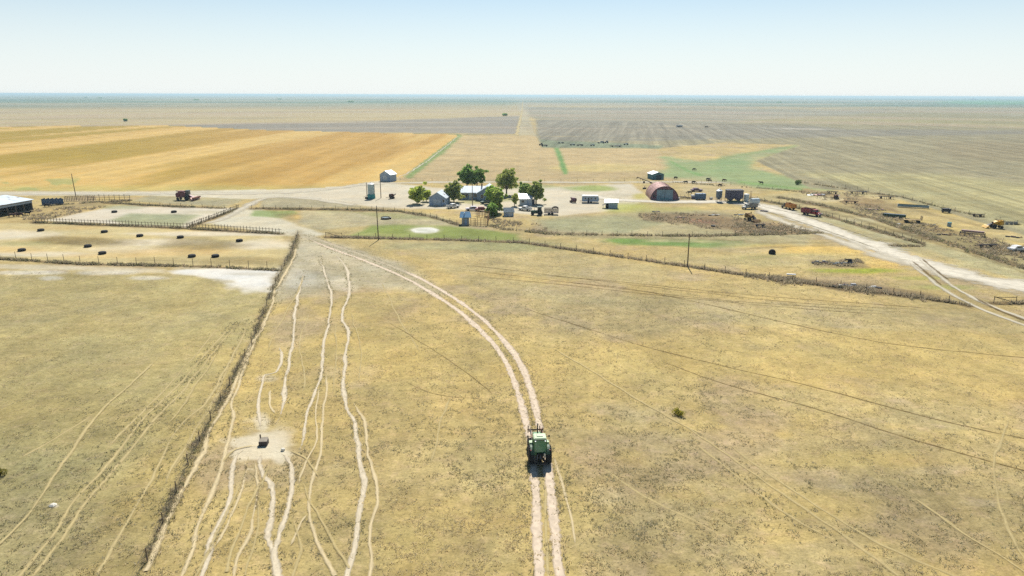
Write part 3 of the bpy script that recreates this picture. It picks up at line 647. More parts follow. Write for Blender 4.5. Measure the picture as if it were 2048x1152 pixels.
for k in (-0.9, 0.9):
    ribbon('wheel_rut', [(1490 + k * 10, 408), (1580 + k * 14, 431 - k * 3), (1680 + k * 14, 463 - k * 4), (1790 + k * 16, 502 - k * 5)], 0.7, GREYR, 1)
    ribbon('wheel_rut', [(1820 + k * 14, 516), (1860 + k * 15, 548), (1900 + k * 16, 578), (1960 + k * 18, 610), (2060 + k * 22, 648), (2300 + k * 30, 730)], 1.1, GREYR if k > 9 else LANE, 1)
ribbon('wheel_rut', [(1822, 520), (1852, 545), (1888, 575)], 0.7, DARKR, 1); ribbon('wheel_rut', [(1842, 516), (1876, 545), (1905, 566)], 0.7, DARKR, 1)
ribbon('wheel_rut', [(1940, 590), (1990, 618), (2070, 650), (2200, 700)], 0.6, DARKR, 1)
ribbon('gravel_road', [(1034, 272), (1037, 252), (1041, 236), (1044, 222), (1045, 210), (1046, 202)], 4.5, FAINT2, 12, 1)
ribbon('gravel_road', [(780, 362), (850, 325), (918, 271)], 1.0, LANE, 4, 0.5)
# ------------------------------------------------------------------ shared materials
GREEN = M('green_paint', (66, 116, 68), 0.4, var=0.25, scale=3); MINT = M('sunlit_green_paint', (172, 190, 154), 0.6, var=0.12, scale=3)  # MINT: sun sheen on green paint put into a pale base colour
RUBBER = M('tyre_rubber', (42, 42, 44), 0.85, var=0.35, scale=6); YELLOW = M('yellow_paint', (206, 160, 44), 0.5, rust=0.25); IRON = M('dark_iron', (58, 54, 54), 0.6, 0.3, rust=0.4)
GLASS = M('tinted_glass', (76, 136, 104), 0.1, var=0.1, spec=0.7); BLUEGLASS = M('dark_glass', (40, 50, 60), 0.12, var=0.1, spec=0.7); STEEL = M('worn_steel', (150, 150, 150), 0.5, 0.4)
GALV = M('galvanised_roof', (196, 206, 212), 0.5, 0.35, var=0.12, scale=0.6, rust=0.12); WHITE = M('white_paint', (214, 214, 210), 0.5, var=0.12, scale=0.8)
GREYW = M('grey_siding', (184, 192, 196), 0.8, var=0.15, scale=0.8); SLATE = M('slate_blue_siding', (152, 168, 186), 0.8, var=0.15, scale=0.7); DARKIN = M('dark_boards', (70, 74, 80), 0.85, scale=0.9)
WOOD = M('weathered_wood', (136, 120, 98), 0.9, scale=1.5); TAN = M('raw_planks', (176, 142, 106), 0.9, scale=1.5); POSTM = M('old_post_wood', (112, 98, 80), 0.9, scale=3); WIRE = M('fence_wire', (110, 100, 92), 0.6, 0.5)
RUST = M('rusty_iron', (112, 74, 58), 0.8, 0.1, rust=0.4); PINK = M('rust_pink_sheet', (196, 158, 148), 0.6, 0.15, var=0.2, scale=0.5, rust=0.12); MAROON = M('maroon_sheet', (122, 84, 94), 0.7, scale=0.6); TEALG = M('teal_grey_sheet', (126, 150, 160), 0.6, scale=0.5)
TEAL = M('teal_paint', (52, 140, 140), 0.5, scale=0.8); BLUE = M('blue_roof_sheet', (84, 140, 176), 0.45, 0.1, scale=0.8); RED = M('red_paint', (150, 40, 40), 0.45, rust=0.15); ORANGE = M('orange_paint', (206, 138, 56), 0.5, rust=0.15)
NAVY = M('navy_tank_paint', (74, 102, 128), 0.5, scale=0.8, rust=0.15); PLUM = M('dark_plum_sheet', (88, 84, 100), 0.7, scale=0.8); BLACK = M('black_rubber', (22, 22, 23), 0.8, var=0.3, scale=4); PALE = M('pale_plastic', (206, 200, 184), 0.6)
PALET = M('pale_tank', (190, 200, 200), 0.5, scale=0.8); MUD = M('muddy_yellow', (150, 116, 50), 0.7, rust=0.4, scale=1.5); DKGREEN = M('dark_green_paint', (36, 78, 60), 0.5, rust=0.1)
BLACKCOW = M('black_hide', (20, 18, 17), 0.8); BROWNCOW = M('brown_hide', (78, 48, 34), 0.8); BARK = M('bark', (92, 80, 68), 0.95, scale=4)
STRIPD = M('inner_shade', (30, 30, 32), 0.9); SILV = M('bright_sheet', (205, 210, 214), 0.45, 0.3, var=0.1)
LEAF = attr_mat('leaves'); WEED = attr_mat('dry_weed_stalks')

def scale_at(x, y):
    p = G(x, y); return (p - Vector((0, 0, CAMH))).dot(Vector(fv)) / FP      # metres per photo pixel

# ------------------------------------------------------------------ wheels
_wm = {}
def wheel(parent, x, y, r, w, mat=None, lugs=0, rim=None, name='wheel'):
    k = (round(r, 2), round(w, 2), lugs, (mat or RUBBER).name, (rim or YELLOW).name)
    if k not in _wm:
        pr = [LA([(r * .55, -w / 2), (r * .92, -w / 2), (r, -w * .36), (r, w * .36), (r * .92, w / 2), (r * .55, w / 2)], 24 if lugs else 16, axis='x')]
        for i in range(lugs):
            for sgn in (-1, 1):
                t = 2 * PI * (i + (0.25 if sgn > 0 else -0.25)) / lugs
                v, f = B(sgn * w * .24, 0, r - .02, w * .5, .07, .06)
                R = Matrix.Rotation(t, 4, 'X') ; v2 = [R @ Vector(q) for q in v]; pr.append((v2, f))
        _wm[k] = (mesh('wheel', mat or RUBBER, pr), mesh('rim', rim or YELLOW, [LA([(r * .15, -w * .3), (r * .57, -w * .44), (r * .57, w * .44), (r * .15, w * .3)], 16, axis='x'), C((-w * .46, 0, 0), (w * .46, 0, 0), r * .14, n=8)]))
    a, b = _wm[k]
    o = part(parent, name, None, me=a, loc=(x, y, r)); part(o, 'rim', None, me=b); return o

# ------------------------------------------------------------------ the green tractor driving away up the track
def tractor():
    p = G(1079, 924)
    T = thing('tractor', 'green cab tractor with pale roof driving away along the dirt track', 'tractor', (p.x, p.y, 0.02), math.radians(4))
    for s in (-1, 1):
        wheel(T, s * 0.90, 0, 0.88, 0.50, lugs=22, name='rear_wheel'); wheel(T, s * 0.80, 2.55, 0.62, 0.38, lugs=18, name='front_wheel')
        # fender arching over the rear wheel
        pts = [(math.cos(t) * 1.0, 0.88 + math.sin(t) * 1.0) for t in np.linspace(PI * .12, PI * .86, 9)]
        fd = []
        for (a, b), (c, d) in zip(pts, pts[1:]): fd.append(SHEET((s * .60, a, b), (s * .98, a, b), (s * .98, c, d), (s * .60, c, d), .04))
        part(T, 'fender', M('dark_fender_green', (58, 84, 62), .6) if s < 0 else bpy.data.materials['dark_fender_green'], *fd)  # fender green is darker and greyer than the hood
        part(T, 'side_panel', MINT, B(s * .84, .80, 1.55, .36, .5, .36, tx=.9), label='pale green panel ahead of rear wheel')  # sunlit pale of the fender side put into the panel colour
        part(T, 'mirror', IRON, C((s * .72, 1.1, 2.2), (s * 1.1, 1.25, 2.25), .02, n=6), B(s * 1.1, 1.25, 2.1, .14, .04, .24))
        part(T, 'tail_lamp', RED, B(s * .95, -.62, 1.62, .12, .05, .1))
        part(T, 'work_lamp', SILV, B(s * .5, -.54, 2.56, .12, .1, .08))
        part(T, 'lift_arm', IRON, C((s * .34, -.55, .75), (s * .42, -1.35, .52), .06, n=8), C((s * .34, -.6, 1.3), (s * .42, -1.2, .6), .03, n=6))
    part(T, 'chassis', IRON, B(0, 0, .55, .62, 1.1, .65), B(0, 1.7, .62, .5, 2.6, .4), C((-.9, 0, .88), (.9, 0, .88), .14), C((-.8, 2.55, .62), (.8, 2.55, .62), .09))
    part(T, 'hood', GREEN, PR([(.9, .98), (3.3, .98), (3.38, 1.5), (3.2, 1.74), (.9, 1.86)], 'x', -.42, .42), bevel=.05)
    part(T, 'grille', IRON, B(0, 3.38, 1.02, .7, .06, .5))
    cab = part(T, 'cab', GREEN, B(0, .18, 1.08, 1.36, 1.5, .32), *[C((sx * .66, yy, 1.35), (sx * .62, yy2, 2.66), .05, n=6) for sx in (-1, 1) for yy, yy2 in ((-.55, -.42), (.25, .25), (.92, .82))])
    part(cab, 'rear_window', GLASS, SHEET((-.6, -.56, 1.42), (.6, -.56, 1.42), (.57, -.43, 2.6), (-.57, -.43, 2.6), .02))
    part(cab, 'windscreen', GLASS, SHEET((-.6, .92, 1.45), (.6, .92, 1.45), (.57, .83, 2.6), (-.57, .83, 2.6), .02))
    for s in (-1, 1): part(cab, 'door_glass', GLASS, SHEET((s * .66, -.5, 1.42), (s * .66, .88, 1.42), (s * .62, .8, 2.6), (s * .62, -.4, 2.6), .02))
    part(cab, 'seat', BLACK, B(0, -.02, 1.4, .5, .5, .15), B(0, -.25, 1.5, .48, .12, .55))
    part(T, 'cab_roof', MINT, B(0, .2, 2.64, 1.36, 1.30, .20, tx=.88, ty=.86), bevel=.05, label='pale green sunlit cab roof')
    part(T, 'roof_hatch', MINT, B(0, .3, 2.85, .6, .6, .05))
    part(T, 'exhaust_stack', IRON, C((-.05, 1.75, 1.8), (-.05, 1.75, 3.25), .065, n=8), C((-.05, 1.75, 3.2), (-.05, 1.66, 3.42), .07, n=8))
    part(T, 'air_cleaner', IRON, C((.28, 1.35, 1.8), (.28, 1.35, 2.95), .08, n=8), C((.28, 1.35, 2.9), (.28, 1.35, 3.05), .13, n=8))
    # loader carried in front: two arms, a crossbar and short tines
    part(T, 'loader_arm', IRON, C((-.62, 1.5, 1.5), (-.62, 3.6, 1.75), .07, n=6), C((-.62, 3.6, 1.75), (-.62, 4.3, 1.2), .07, n=6))
    part(T, 'loader_arm', IRON, C((.62, 1.5, 1.5), (.62, 3.6, 1.75), .07, n=6), C((.62, 3.6, 1.75), (.62, 4.3, 1.2), .07, n=6))
    part(T, 'loader_crossbar', IRON, C((-.85, 4.2, 1.45), (.85, 4.2, 1.45), .07, n=6), C((-.8, 4.2, 1.1), (-.8, 4.2, 1.95), .05, n=6), C((.45, 4.2, 1.1), (.45, 4.2, 1.9), .05, n=6), C((.8, 4.2, 1.1), (.8, 4.2, 1.7), .04, n=6))
    part(T, 'hitch', IRON, B(0, -.75, .5, .3, .7, .08), B(0, -.6, .7, .5, .15, .5), C((-.45, -1.35, .52), (.45, -1.35, .52), .05, n=8))
    part(T, 'top_link', STEEL, C((0, -.6, 1.2), (0, -1.2, 1.0), .035, n=6))
    part(T, 'hydraulic_block', BLACK, B(0, -.66, 1.05, .7, .2, .28))
    part(T, 'tool_box', PALE, B(.42, -.75, .95, .2, .22, .42, tx=.8), label='pale jug strapped behind the cab')
    part(T, 'hose', STEEL, C((-.3, -.7, 1.25), (-.36, -1.0, .8), .03, n=6))
    part(T, 'antenna', IRON, C((-.6, .8, 2.8), (-.6, .8, 3.3), .012, n=5))
tractor()

# ------------------------------------------------------------------ mineral feeder, salt block and bushes in the pasture
p = G(528, 889); mx = WOOD
T = thing('mineral_feeder', 'dark square mineral feeder with raised corner post on white trampled ground', 'feeder', (p.x, p.y, 0.01), 0.1)
part(T, 'trough', M('feeder_boards', (74, 66, 64), .85, scale=3), B(0, -.36, 0, .86, .06, .5), B(0, .36, 0, .86, .06, .5), B(-.40, 0, 0, .06, .66, .5), B(.40, 0, 0, .06, .66, .5), B(0, 0, .02, .8, .68, .05))
part(T, 'lid', M('feeder_lid', (150, 140, 124), .8), SHEET((-.42, -.32, .505), (.42, -.32, .505), (.42, .40, .66), (-.42, .40, .66), .03))
part(T, 'post', POSTM, B(-.40, .36, 0, .12, .12, 1.0))
part(T, 'skid', POSTM, B(-.3, 0, -.01, .1, 1.0, .05)); part(T, 'skid', POSTM, B(.3, 0, -.01, .1, 1.0, .05))
p = G(566, 901); tag(part(None, 'salt_block', PALE, LA([(.20, 0), (.22, .05), (.2, .2), (.12, .26)], 10), loc=(p.x, p.y, 0)), 'small white salt block lying near the dark mineral feeder', 'salt block')
p = G(106, 1011); tag(part(None, 'stone', PALE, LA([(.30, 0), (.34, .05), (.2, .16), (.05, .2)], 7), loc=(p.x, p.y, 0)), 'pale stone in olive grass at lower left of the fence', 'stone')

def leafcloud(rng, cen, rad, n, size, c0, c1, flat=1.0):
    """n leaf quads spread through an ellipsoid shell"""
    d = rng.normal(size=(n, 3)); d /= np.linalg.norm(d, axis=1)[:, None]
    r = rng.uniform(0.35, 1.0, n) ** 0.5
    P = np.array(cen) + d * r[:, None] * np.array(rad)
    a = rng.normal(size=(n, 3)); a /= np.linalg.norm(a, axis=1)[:, None]
    b = np.cross(a, rng.normal(size=(n, 3))); b /= np.linalg.norm(b, axis=1)[:, None] + 1e-9
    s = size * rng.uniform(0.6, 1.3, n)[:, None]
    q = np.stack([P - a * s - b * s * .6, P + a * s - b * s * .6, P + a * s + b * s * .6, P - a * s + b * s * .6], 1)
    t = rng.uniform(0, 1, n)[:, None]
    c = np.array(c0) * (1 - t) + np.array(c1) * t
    return q.reshape(-1, 3), np.repeat(np.minimum(c * np.array((2.5, 2.25, 1.9)), .8), 4, 0)
def leafmesh(name, parent, clouds, mat=None):
    co = np.concatenate([c[0] for c in clouds]); col = np.concatenate([c[1] for c in clouds])
    o = npmesh(name, co, np.arange(len(co)).reshape(-1, 4), 4, mat or LEAF, col); o.parent = parent; return o
def bush(px, py, w, h, label, c0, c1, seed):
    p = G(px, py); rng = np.random.default_rng(seed)
    T = thing('bush', label, 'bush', (p.x, p.y, 0))
    leafmesh('foliage', T, [leafcloud(rng, (rng.normal(0, w * .2), rng.normal(0, w * .2), h * rng.uniform(.35, .6)), (w * .3, w * .3, h * .4), 110, w * .045, c0, c1) for _ in range(8)])
    part(T, 'stem', BARK, *[C((0, 0, 0), (math.cos(k) * w * .3, math.sin(k) * w * .3, h * .7), .03, .01, 5) for k in range(5)])
bush(1355, 829, 1.1, .75, 'round green and yellow bush alone in dry grass right of the tractor', (.035, .06, .012), (.22, .20, .03), 3)
bush(2, 950, 1.0, .8, 'olive bush cut by the left edge of the picture', (.035, .05, .012), (.13, .12, .03), 4)
bush(1594, 369, 2.6, 2.2, 'bushy green shrub standing alone on the green strip beyond the farm', (.03, .06, .02), (.08, .12, .04), 5)

# ------------------------------------------------------------------ trees
def tree(px, py, h, w, label, seed, c0, c1, trunk=0.3, nl=12, leaf=0.32, gap=1.0, lean=0.0, group='farmyard trees'):
    p = G(px, py); rng = np.random.default_rng(seed)
    T = thing('tree', label, 'tree', (p.x, p.y, 0), 0, group)
    th = h * trunk * .8; pr = [C((0, 0, -.1), (lean * .3, 0, th), h * .035, h * .025, 8)]
    cl = []
    nl = int(nl * 1.25); w = w * 1.08
    for k in range(nl):
        a = 2 * PI * k / nl * 2.4 + rng.uniform(-.4, .4); rr = w * .5 * (rng.uniform(.1, .8)) * gap
        z = th + (h - th) * (0.12 + 0.76 * ((k + .5) / nl)); rr *= 1.0 - 0.55 * abs((z - th) / (h - th) - .42)
        c = (math.cos(a) * rr + lean * (z / h), math.sin(a) * rr, z)
        s = w * rng.uniform(.13, .27)
        cl.append(leafcloud(rng, c, (s * rng.uniform(.8, 1.3), s, s * rng.uniform(.6, .95)), int(950 * (s / w) ** 1.4), leaf, c0, c1))
        for _ in range(3):
            o2 = rng.normal(size=3) * s * .8; cl.append(leafcloud(rng, (c[0] + o2[0], c[1] + o2[1], max(c[2] + o2[2] * .7, th * .8)), (s * .5, s * .5, s * .35), 40, leaf, c0, c1))
        pr.append(C((lean * .3, 0, th * .75), (c[0] * .85, c[1] * .85, z - s * .2), h * .014, h * .005, 5))
    part(T, 'trunk', BARK, *pr)
    leafmesh('crown', T, cl)
DG0, DG1 = (.055, .115, .03), (.15, .24, .07); LG0, LG1 = (.12, .18, .035), (.27, .31, .08); OG0, OG1 = (.08, .12, .035), (.21, .24, .08)
tree(834, 408, 5.6, 5.2, 'small light green tree left of the grey gabled garage', 11, LG0, LG1, .3, 11, .26)
tree(853, 403, 4.0, 3.0, 'short yellow green tree touching the garage roof', 12, LG0, LG1, .25, 8, .24)
tree(908, 405, 6.8, 5.6, 'olive green tree between the garage and the farmhouse', 13, OG0, OG1, .2, 14, .28)
tree(934, 372, 7.6, 6.2, 'large dark green tree behind the left end of the farmhouse', 14, DG0, DG1, .18, 17, .32)
tree(954, 372, 7.0, 5.6, 'dark green tree behind the farmhouse, right half of the pair', 15, DG0, (.14, .21, .06), .2, 14, .32)
tree(1013, 390, 9.0, 7.6, 'tall tree with a bare forked trunk behind the farmhouse', 16, OG0, OG1, .36, 13, .28, 1.15)
tree(985, 408, 6.0, 5.4, 'bright green tree in front of the farmhouse gable', 17, (.08, .16, .03), (.22, .30, .07), .2, 15, .28)
tree(994, 426, 7.8, 4.2, 'tall green tree between the plank corral and the small shed', 18, (.07, .13, .03), (.21, .26, .08), .18, 17, .27)
tree(983, 432, 4.0, 3.6, 'low dark green tree beside the plank corral', 19, DG0, DG1, .12, 11, .25)
tree(1049, 396, 5.4, 4.2, 'dark leafy tree behind the white shed', 20, DG0, (.16, .21, .08), .3, 10, .26)
tree(1072, 408, 7.6, 5.2, 'olive tree on a thin trunk right of the white shed', 21, OG0, (.19, .23, .08), .3, 13, .27, 1.1)
tree(1029, 412, 4.2, 2.6, 'small green sapling left of the white shed', 22, OG0, LG1, .2, 7, .22)
# trees of other farms near the horizon
for k, (px, py, h, w, lab) in enumerate(((252, 243, 4, 5, 'dark tree clump alone in the tan field at far left'), (200, 197, 10, 40, 'distant dark tree row, right one of the two on the far left horizon'), (172, 196, 9, 30, 'distant dark tree row, left one of the two on the far left horizon'),
        (703, 205, 9, 30, 'distant tree clump in the bluish strip left of the far road'), (1976, 199, 12, 40, 'distant tree by the white elevator on the far right horizon'), (1996, 199, 11, 45, 'distant broad trees right of the white elevator on the horizon'), (392, 201, 8, 30, 'distant trees in the blue strip above the wheat field'), (560, 199, 8, 26, 'distant trees near the middle of the left horizon'), (1330, 203, 8, 40, 'distant trees on the horizon right of the far road'), (1560, 206, 7, 30, 'distant low trees on the grey strip at right'), (1010, 232, 5, 12, 'small tree beside the far road junction'))):
    p = G(px, py); rng = np.random.default_rng(60 + k); T = thing('tree', lab, 'tree', (p.x, p.y, 0), 0, 'far off trees')
    leafmesh('crown', T, [leafcloud(rng, (rng.uniform(-.4, .4) * w, rng.uniform(-.3, .3) * w, h * .55), (w * .22, w * .22, h * .42), 90, h * .11, DG0, DG1) for _ in range(7)])
    [part(T, 'trunk', BARK, C((w * t, 0, 0), (w * t, 0, h * .5), .35, .2, 6)) for t in (-.25, .05, .3)]
# ------------------------------------------------------------------ fences
def fence(label, pts, sp=5.0, h=1.35, r=0.06, wires=(0.4, 0.75, 1.1), wr=0.012, rails=None, cat='fence', jit=0.08, mat=None, picket=0, rmat=None, brace=None, name='wire_fence'):
    Q = arcs(np.concatenate([[np.array(G(*a)[:2]) * (1 - t) + np.array(G(*b)[:2]) * t for t in np.linspace(0, 1, 30, endpoint=False)] for a, b in zip(pts, pts[1:])] + [[np.array(G(*pts[-1])[:2])]]), 0.25)
    o0 = Q[0]; T = thing(name, label, cat, (o0[0], o0[1], 0))
    rng = random.Random(len(Q)); k = max(1, int(sp / .25)); idx = list(range(0, len(Q), k))
    pm = [mesh('post', mat or POSTM, [C((0, 0, -.2), (dx, dy, h * s), r, r * .85, 7)]) for dx, dy, s in ((0, 0, 1), (.06, .02, .93), (-.05, .03, 1.05), (.02, -.05, .98))]
    for i in idx:
        q = Q[i] - o0; part(T, 'post', None, me=rng.choice(pm), loc=(q[0] + rng.uniform(-jit, jit), q[1] + rng.uniform(-jit, jit), 0))
    step = max(1, k // 2)
    def run(z, rr, n=4):
        J = list(range(0, len(Q), k)); J[-1] = len(Q) - 1
        return [C((Q[a][0] - o0[0], Q[a][1] - o0[1], z), (Q[b][0] - o0[0], Q[b][1] - o0[1], z), rr, n=n) for a, b in zip(J, J[1:])]
    for z in (rails or ()): part(T, 'rail', rmat or mat or WOOD, *run(z, .06))
    if wires and not rails:
        for z in wires: part(T, 'wire', WIRE, *run(z, wr, 3))
    if picket:
        pk = mesh('board', rmat or mat or WOOD, [B(0, 0, .05, .14, .04, h * .92)])
        for i in range(0, len(Q), max(1, int(picket / .25))):
            if i in idx: continue
            q = Q[i] - o0; b = part(T, 'board', None, me=pk, loc=(q[0], q[1] - .08, rng.uniform(-.1, .05))); b.scale = (1, 1, rng.uniform(.85, 1.12))
    if brace:
        q = Q[0] - o0; e = Q[min(k, len(Q) - 1)] - o0
        part(T, 'brace', mat or POSTM, C((q[0], q[1], h * .9), (e[0], e[1], .15), .06, n=6), C((q[0], q[1], h * .85), (e[0], e[1], h * .85), .06, n=6))
    return T
fence('long wire fence running from lower left up to the gate gap', [(250, 1210), (290, 1130), (330, 1040), (398, 886), (460, 770), (505, 686), (530, 620), (556, 556), (584, 505), (597, 466)], 5.0, 1.25, .06)
fence('wire fence with tall thin posts below the feed tub pen', [(-60, 514), (0, 518), (160, 528), (400, 533), (530, 538), (557, 541)], 4.4, 1.9, .06)
fence('board fence of weathered pickets between the two left pens', [(66, 445), (200, 450), (340, 455), (440, 460), (565, 468)], 3.0, 1.6, .07, rails=(.5, 1.2), picket=1.0, name='board_fence')
fence('slanting board fence at the right side of the upper pale pen', [(376, 456), (420, 440), (478, 417)], 2.5, 1.5, .07, rails=(.5, 1.15), picket=1.0, name='board_fence')
fence('low fence along the back of the upper pale pen', [(206, 405), (300, 411), (450, 417)], 4.0, 1.3, .06)
fence('wire fence with weeds from the lane gap to the blue roofed pump house', [(503, 417), (600, 418), (740, 420), (800, 423), (860, 433), (918, 450)], 4.0, 1.3, .06)
fence('wire fence behind the dry weeds, from plank corral to the right road', [(975, 450), (1010, 459), (1100, 468), (1250, 471), (1400, 472), (1612, 467)], 4.0, 1.3, .06)
fence('weedy wire fence along the green lawn and far across to the right road', [(652, 474), (700, 476), (760, 477), (900, 480), (1040, 485), (1100, 493), (1200, 508), (1375, 533), (1500, 552), (1700, 577), (1850, 597), (1938, 611)], 4.5, 1.35, .07, brace=1)
fence('short wire fence going right from the far side of the road ruts', [(1986, 606), (2050, 607), (2140, 608)], 4.0, 1.3, .06, brace=1)
fence('corral fence of dark posts left of the tall pole', [(176, 403), (200, 402), (262, 402)], 1.8, 2.3, .08, rails=(.6, 1.3, 1.9), name='corral_fence', mat=POSTM)
fence('purple brown windbreak fence between the blue boards and the corral posts', [(130, 403), (150, 402), (192, 401)], 2.0, 1.9, .08, rails=(.5, .9, 1.3, 1.7), picket=.5, rmat=M('plum_boards', (104, 84, 92), .85), name='board_fence')
fence('fence with weeds beside the right road, ending in tall posts', [(1500, 397), (1570, 410), (1640, 428), (1740, 457), (1848, 489)], 3.5, 1.4, .07)
fence('field boundary fence at far right along the furrowed field', [(1610, 366), (1700, 376), (1800, 394), (1900, 420), (2048, 452), (2200, 486)], 6.0, 1.3, .06)
fence('thin fence along the far side of the farm lane', [(800, 361), (1000, 362), (1180, 363), (1290, 362)], 7.0, 1.3, .06)
fence('fence between the small barn and the grazing cows', [(1345, 365), (1400, 367), (1460, 370), (1540, 378), (1660, 390)], 6.0, 1.3, .06)

# ------------------------------------------------------------------ utility poles
def pole(px, py, h, label, lean=0, arm=0.0, guy=None):
    p = G(px, py); T = thing('utility_pole', label, 'pole', (p.x, p.y, 0), 0, 'wooden utility poles')
    part(T, 'shaft', POSTM, C((0, 0, -.3), (lean, 0, h), .15, .10, 9))
    part(T, 'insulator', PALE, C((lean, 0, h), (lean, 0, h + .22), .06, .04, 6))
    if arm: part(T, 'crossarm', POSTM, B(lean, 0, h - .5, arm, .1, .12))
    part(T, 'hardware', IRON, B(lean * .85, -.14, h * .82, .16, .1, .3))
pole(757, 480, 8.75, 'tall dark pole standing on the fence left of the white dried pond', -.1)
pole(1375, 533, 7.25, 'tall pole in the weedy fence at right, above the wheel ruts', -.1)
pole(153, 399, 9.0, 'tall leaning pole beside the dark corral on the left', -.25)
pole(734, 391, 4.8, 'short pole just left of the teal based tank')
pole(762, 396, 8.3, 'pole in front of the gabled bin shed, right of the tank')
pole(945, 413, 7.7, 'slim pole in front of the farmhouse')

# ------------------------------------------------------------------ buildings
def gable(T, w, d, eave, ridge, wall, roof, over=.3, th=.10, ends=True, ribs=0):
    """gable building, ridge along y (front gable faces -y), origin at front wall centre"""
    part(T, 'wall', wall, PR([(-w / 2, 0), (w / 2, 0), (w / 2, eave), (0, ridge), (-w / 2, eave)], 'y', 0, d))
    sl = (ridge - eave) / (w / 2)
    for s in (-1, 1):
        r = part(T, 'roof', roof, SHEET((0, -over, ridge + .1), (s * (w / 2 + over), -over, eave + .1 - sl * over), (s * (w / 2 + over), d + over, eave + .1 - sl * over), (0, d + over, ridge + .1), th))
        if ribs:
            n = int(d / ribs)
            part(r, 'seam', roof, *[C((s * .1, -over + (d + 2 * over) * (i + .5) / n, ridge + .12 - sl * .1), (s * (w / 2 + over), -over + (d + 2 * over) * (i + .5) / n, eave + .12 - sl * over), .035, n=4) for i in range(n)])
def door(T, x, y, w, h, mat, rz=0, fr=None):
    f = part(T, 'door', mat, B(x, y, .02, w, .08, h, rz)); part(f, 'frame', fr or WHITE, B(x - w / 2 - .05, y - .01, .02, .1, .12, h + .1), B(x + w / 2 + .05, y - .01, .02, .1, .12, h + .1), B(x, y - .01, h + .02, w, .12, .1)); return f
def window(T, x, y, z, w, h):
    f = part(T, 'window', BLUEGLASS, B(x, y, z, w, .06, h)); part(f, 'frame', WHITE, B(x, y - .02, z - .08, w + .2, .1, .08), B(x, y - .02, z + h, w + .2, .1, .08), B(x - w / 2 - .05, y - .02, z, .1, .1, h), B(x + w / 2 + .05, y - .02, z, .1, .1, h)); return f
# long open shed at the left edge, its open side to the right
A = G(67, 421); Bq = G(0, 434); rz = aim(A, Bq); L_ = 42.0
T = thing('open_shed', 'long open sided shed with pale metal roof at the left edge', 'shed', A, rz)   # local x runs towards the camera, +y is... the yard side or the back
sg = -1.0 if (Matrix.Rotation(rz, 3, 'Z') @ Vector((0, 1, 0))).x > 0 else 1.0                          # back of the shed lies to the left
part(T, 'roof', GALV, SHEET((-.5, -sg * .6, 3.5), (L_, -sg * .6, 3.5), (L_, sg * 9.6, 4.7), (-.5, sg * 9.6, 4.7), .1))
part(T, 'back_wall', DARKIN, B(L_ / 2, sg * 9.3, 0, L_, .12, 4.5)); part(T, 'end_wall', DARKIN, PR([(0, 0), (sg * 9.2, 0), (sg * 9.2, 4.5), (0, 3.3)], 'x', 0, .12))
part(T, 'front_wall', SLATE, B(L_ / 2, 0, 2.5, L_, .1, .85))
for i in range(15): part(T, 'post', POSTM, B(.3 + i * 3.0, 0, 0, .2, .2, 2.5))
part(T, 'eave_beam', POSTM, B(L_ / 2, -sg * .2, 3.15, L_, .12, .25))
# dark blue board windbreak
a, b = G(84, 410), G(129, 409)
T = thing('windbreak', 'dark blue board windbreak behind the long shed', 'windbreak', a, aim(a, b)); L_ = (b - a).length
for i in range(int(L_ / .42)): part(T, 'board', M('navy_boards', (70, 98, 128), .8) if i == 0 else bpy.data.materials['navy_boards'], B(.2 + i * .42, 0, 0, .39, .06, 2.0 + .15 * ((i * 7) % 3)))
part(T, 'rail', POSTM, B(L_ / 2, .06, .6, L_, .08, .12)); part(T, 'rail', POSTM, B(L_ / 2, .06, 1.6, L_, .08, .12))
# gabled bin shed by the wheat
p = G(771, 363)
T = thing('granary', 'blue grey granary with white metal roof at the corner of the wheat field', 'granary', (p.x, p.y, 0), math.radians(-24))
gable(T, 5.2, 4.6, 3.0, 4.5, SLATE, SILV); door(T, -.2, -.04, 1.6, 2.3, GREYW); part(T, 'vent', WHITE, B(0, -.03, 3.3, .6, .06, .5))
# upright tank with teal base
p = G(743, 397)
T = thing('upright_tank', 'upright grey tank with teal base beside a short pole', 'tank', (p.x, p.y, 0))
part(T, 'base', TEAL, LA([(1.42, 0), (1.42, .5), (1.3, 1.6)], 24), smooth=True, label='bright teal lower third')
part(T, 'shell', M('grey_tank', (170, 188, 186), .5, scale=.8), LA([(1.2, 1.6), (1.2, 5.1)], 24), smooth=True); part(T, 'lid', WHITE, LA([(1.26, 5.1), (1.26, 5.2), (.3, 5.6), (.3, 5.75)], 24))
part(T, 'ladder', IRON, C((1.25, -.3, .5), (1.25, -.3, 5.2), .03, n=5), C((1.25, .1, .5), (1.25, .1, 5.2), .03, n=5), *[C((1.25, -.3, z), (1.25, .1, z), .02, n=4) for z in np.arange(.7, 5.2, .45)])
part(T, 'pump', BLACK, B(-1.7, -.5, 0, .9, .7, .6), C((-1.7, -.5, .6), (-1.4, -.2, 1.0), .08, n=6))
# grey garage
p = G(875, 411)
T = thing('garage', 'grey gabled garage with pale roof right of the small trees', 'garage', (p.x, p.y, 0), math.radians(-8))
gable(T, 5.7, 6.5, 2.6, 4.4, SLATE, GALV, ribs=.9); part(T, 'door', GREYW, B(-.2, -.04, .02, 2.8, .06, 2.1)); window(T, 2.1, -.04, 1.2, .6, .8)
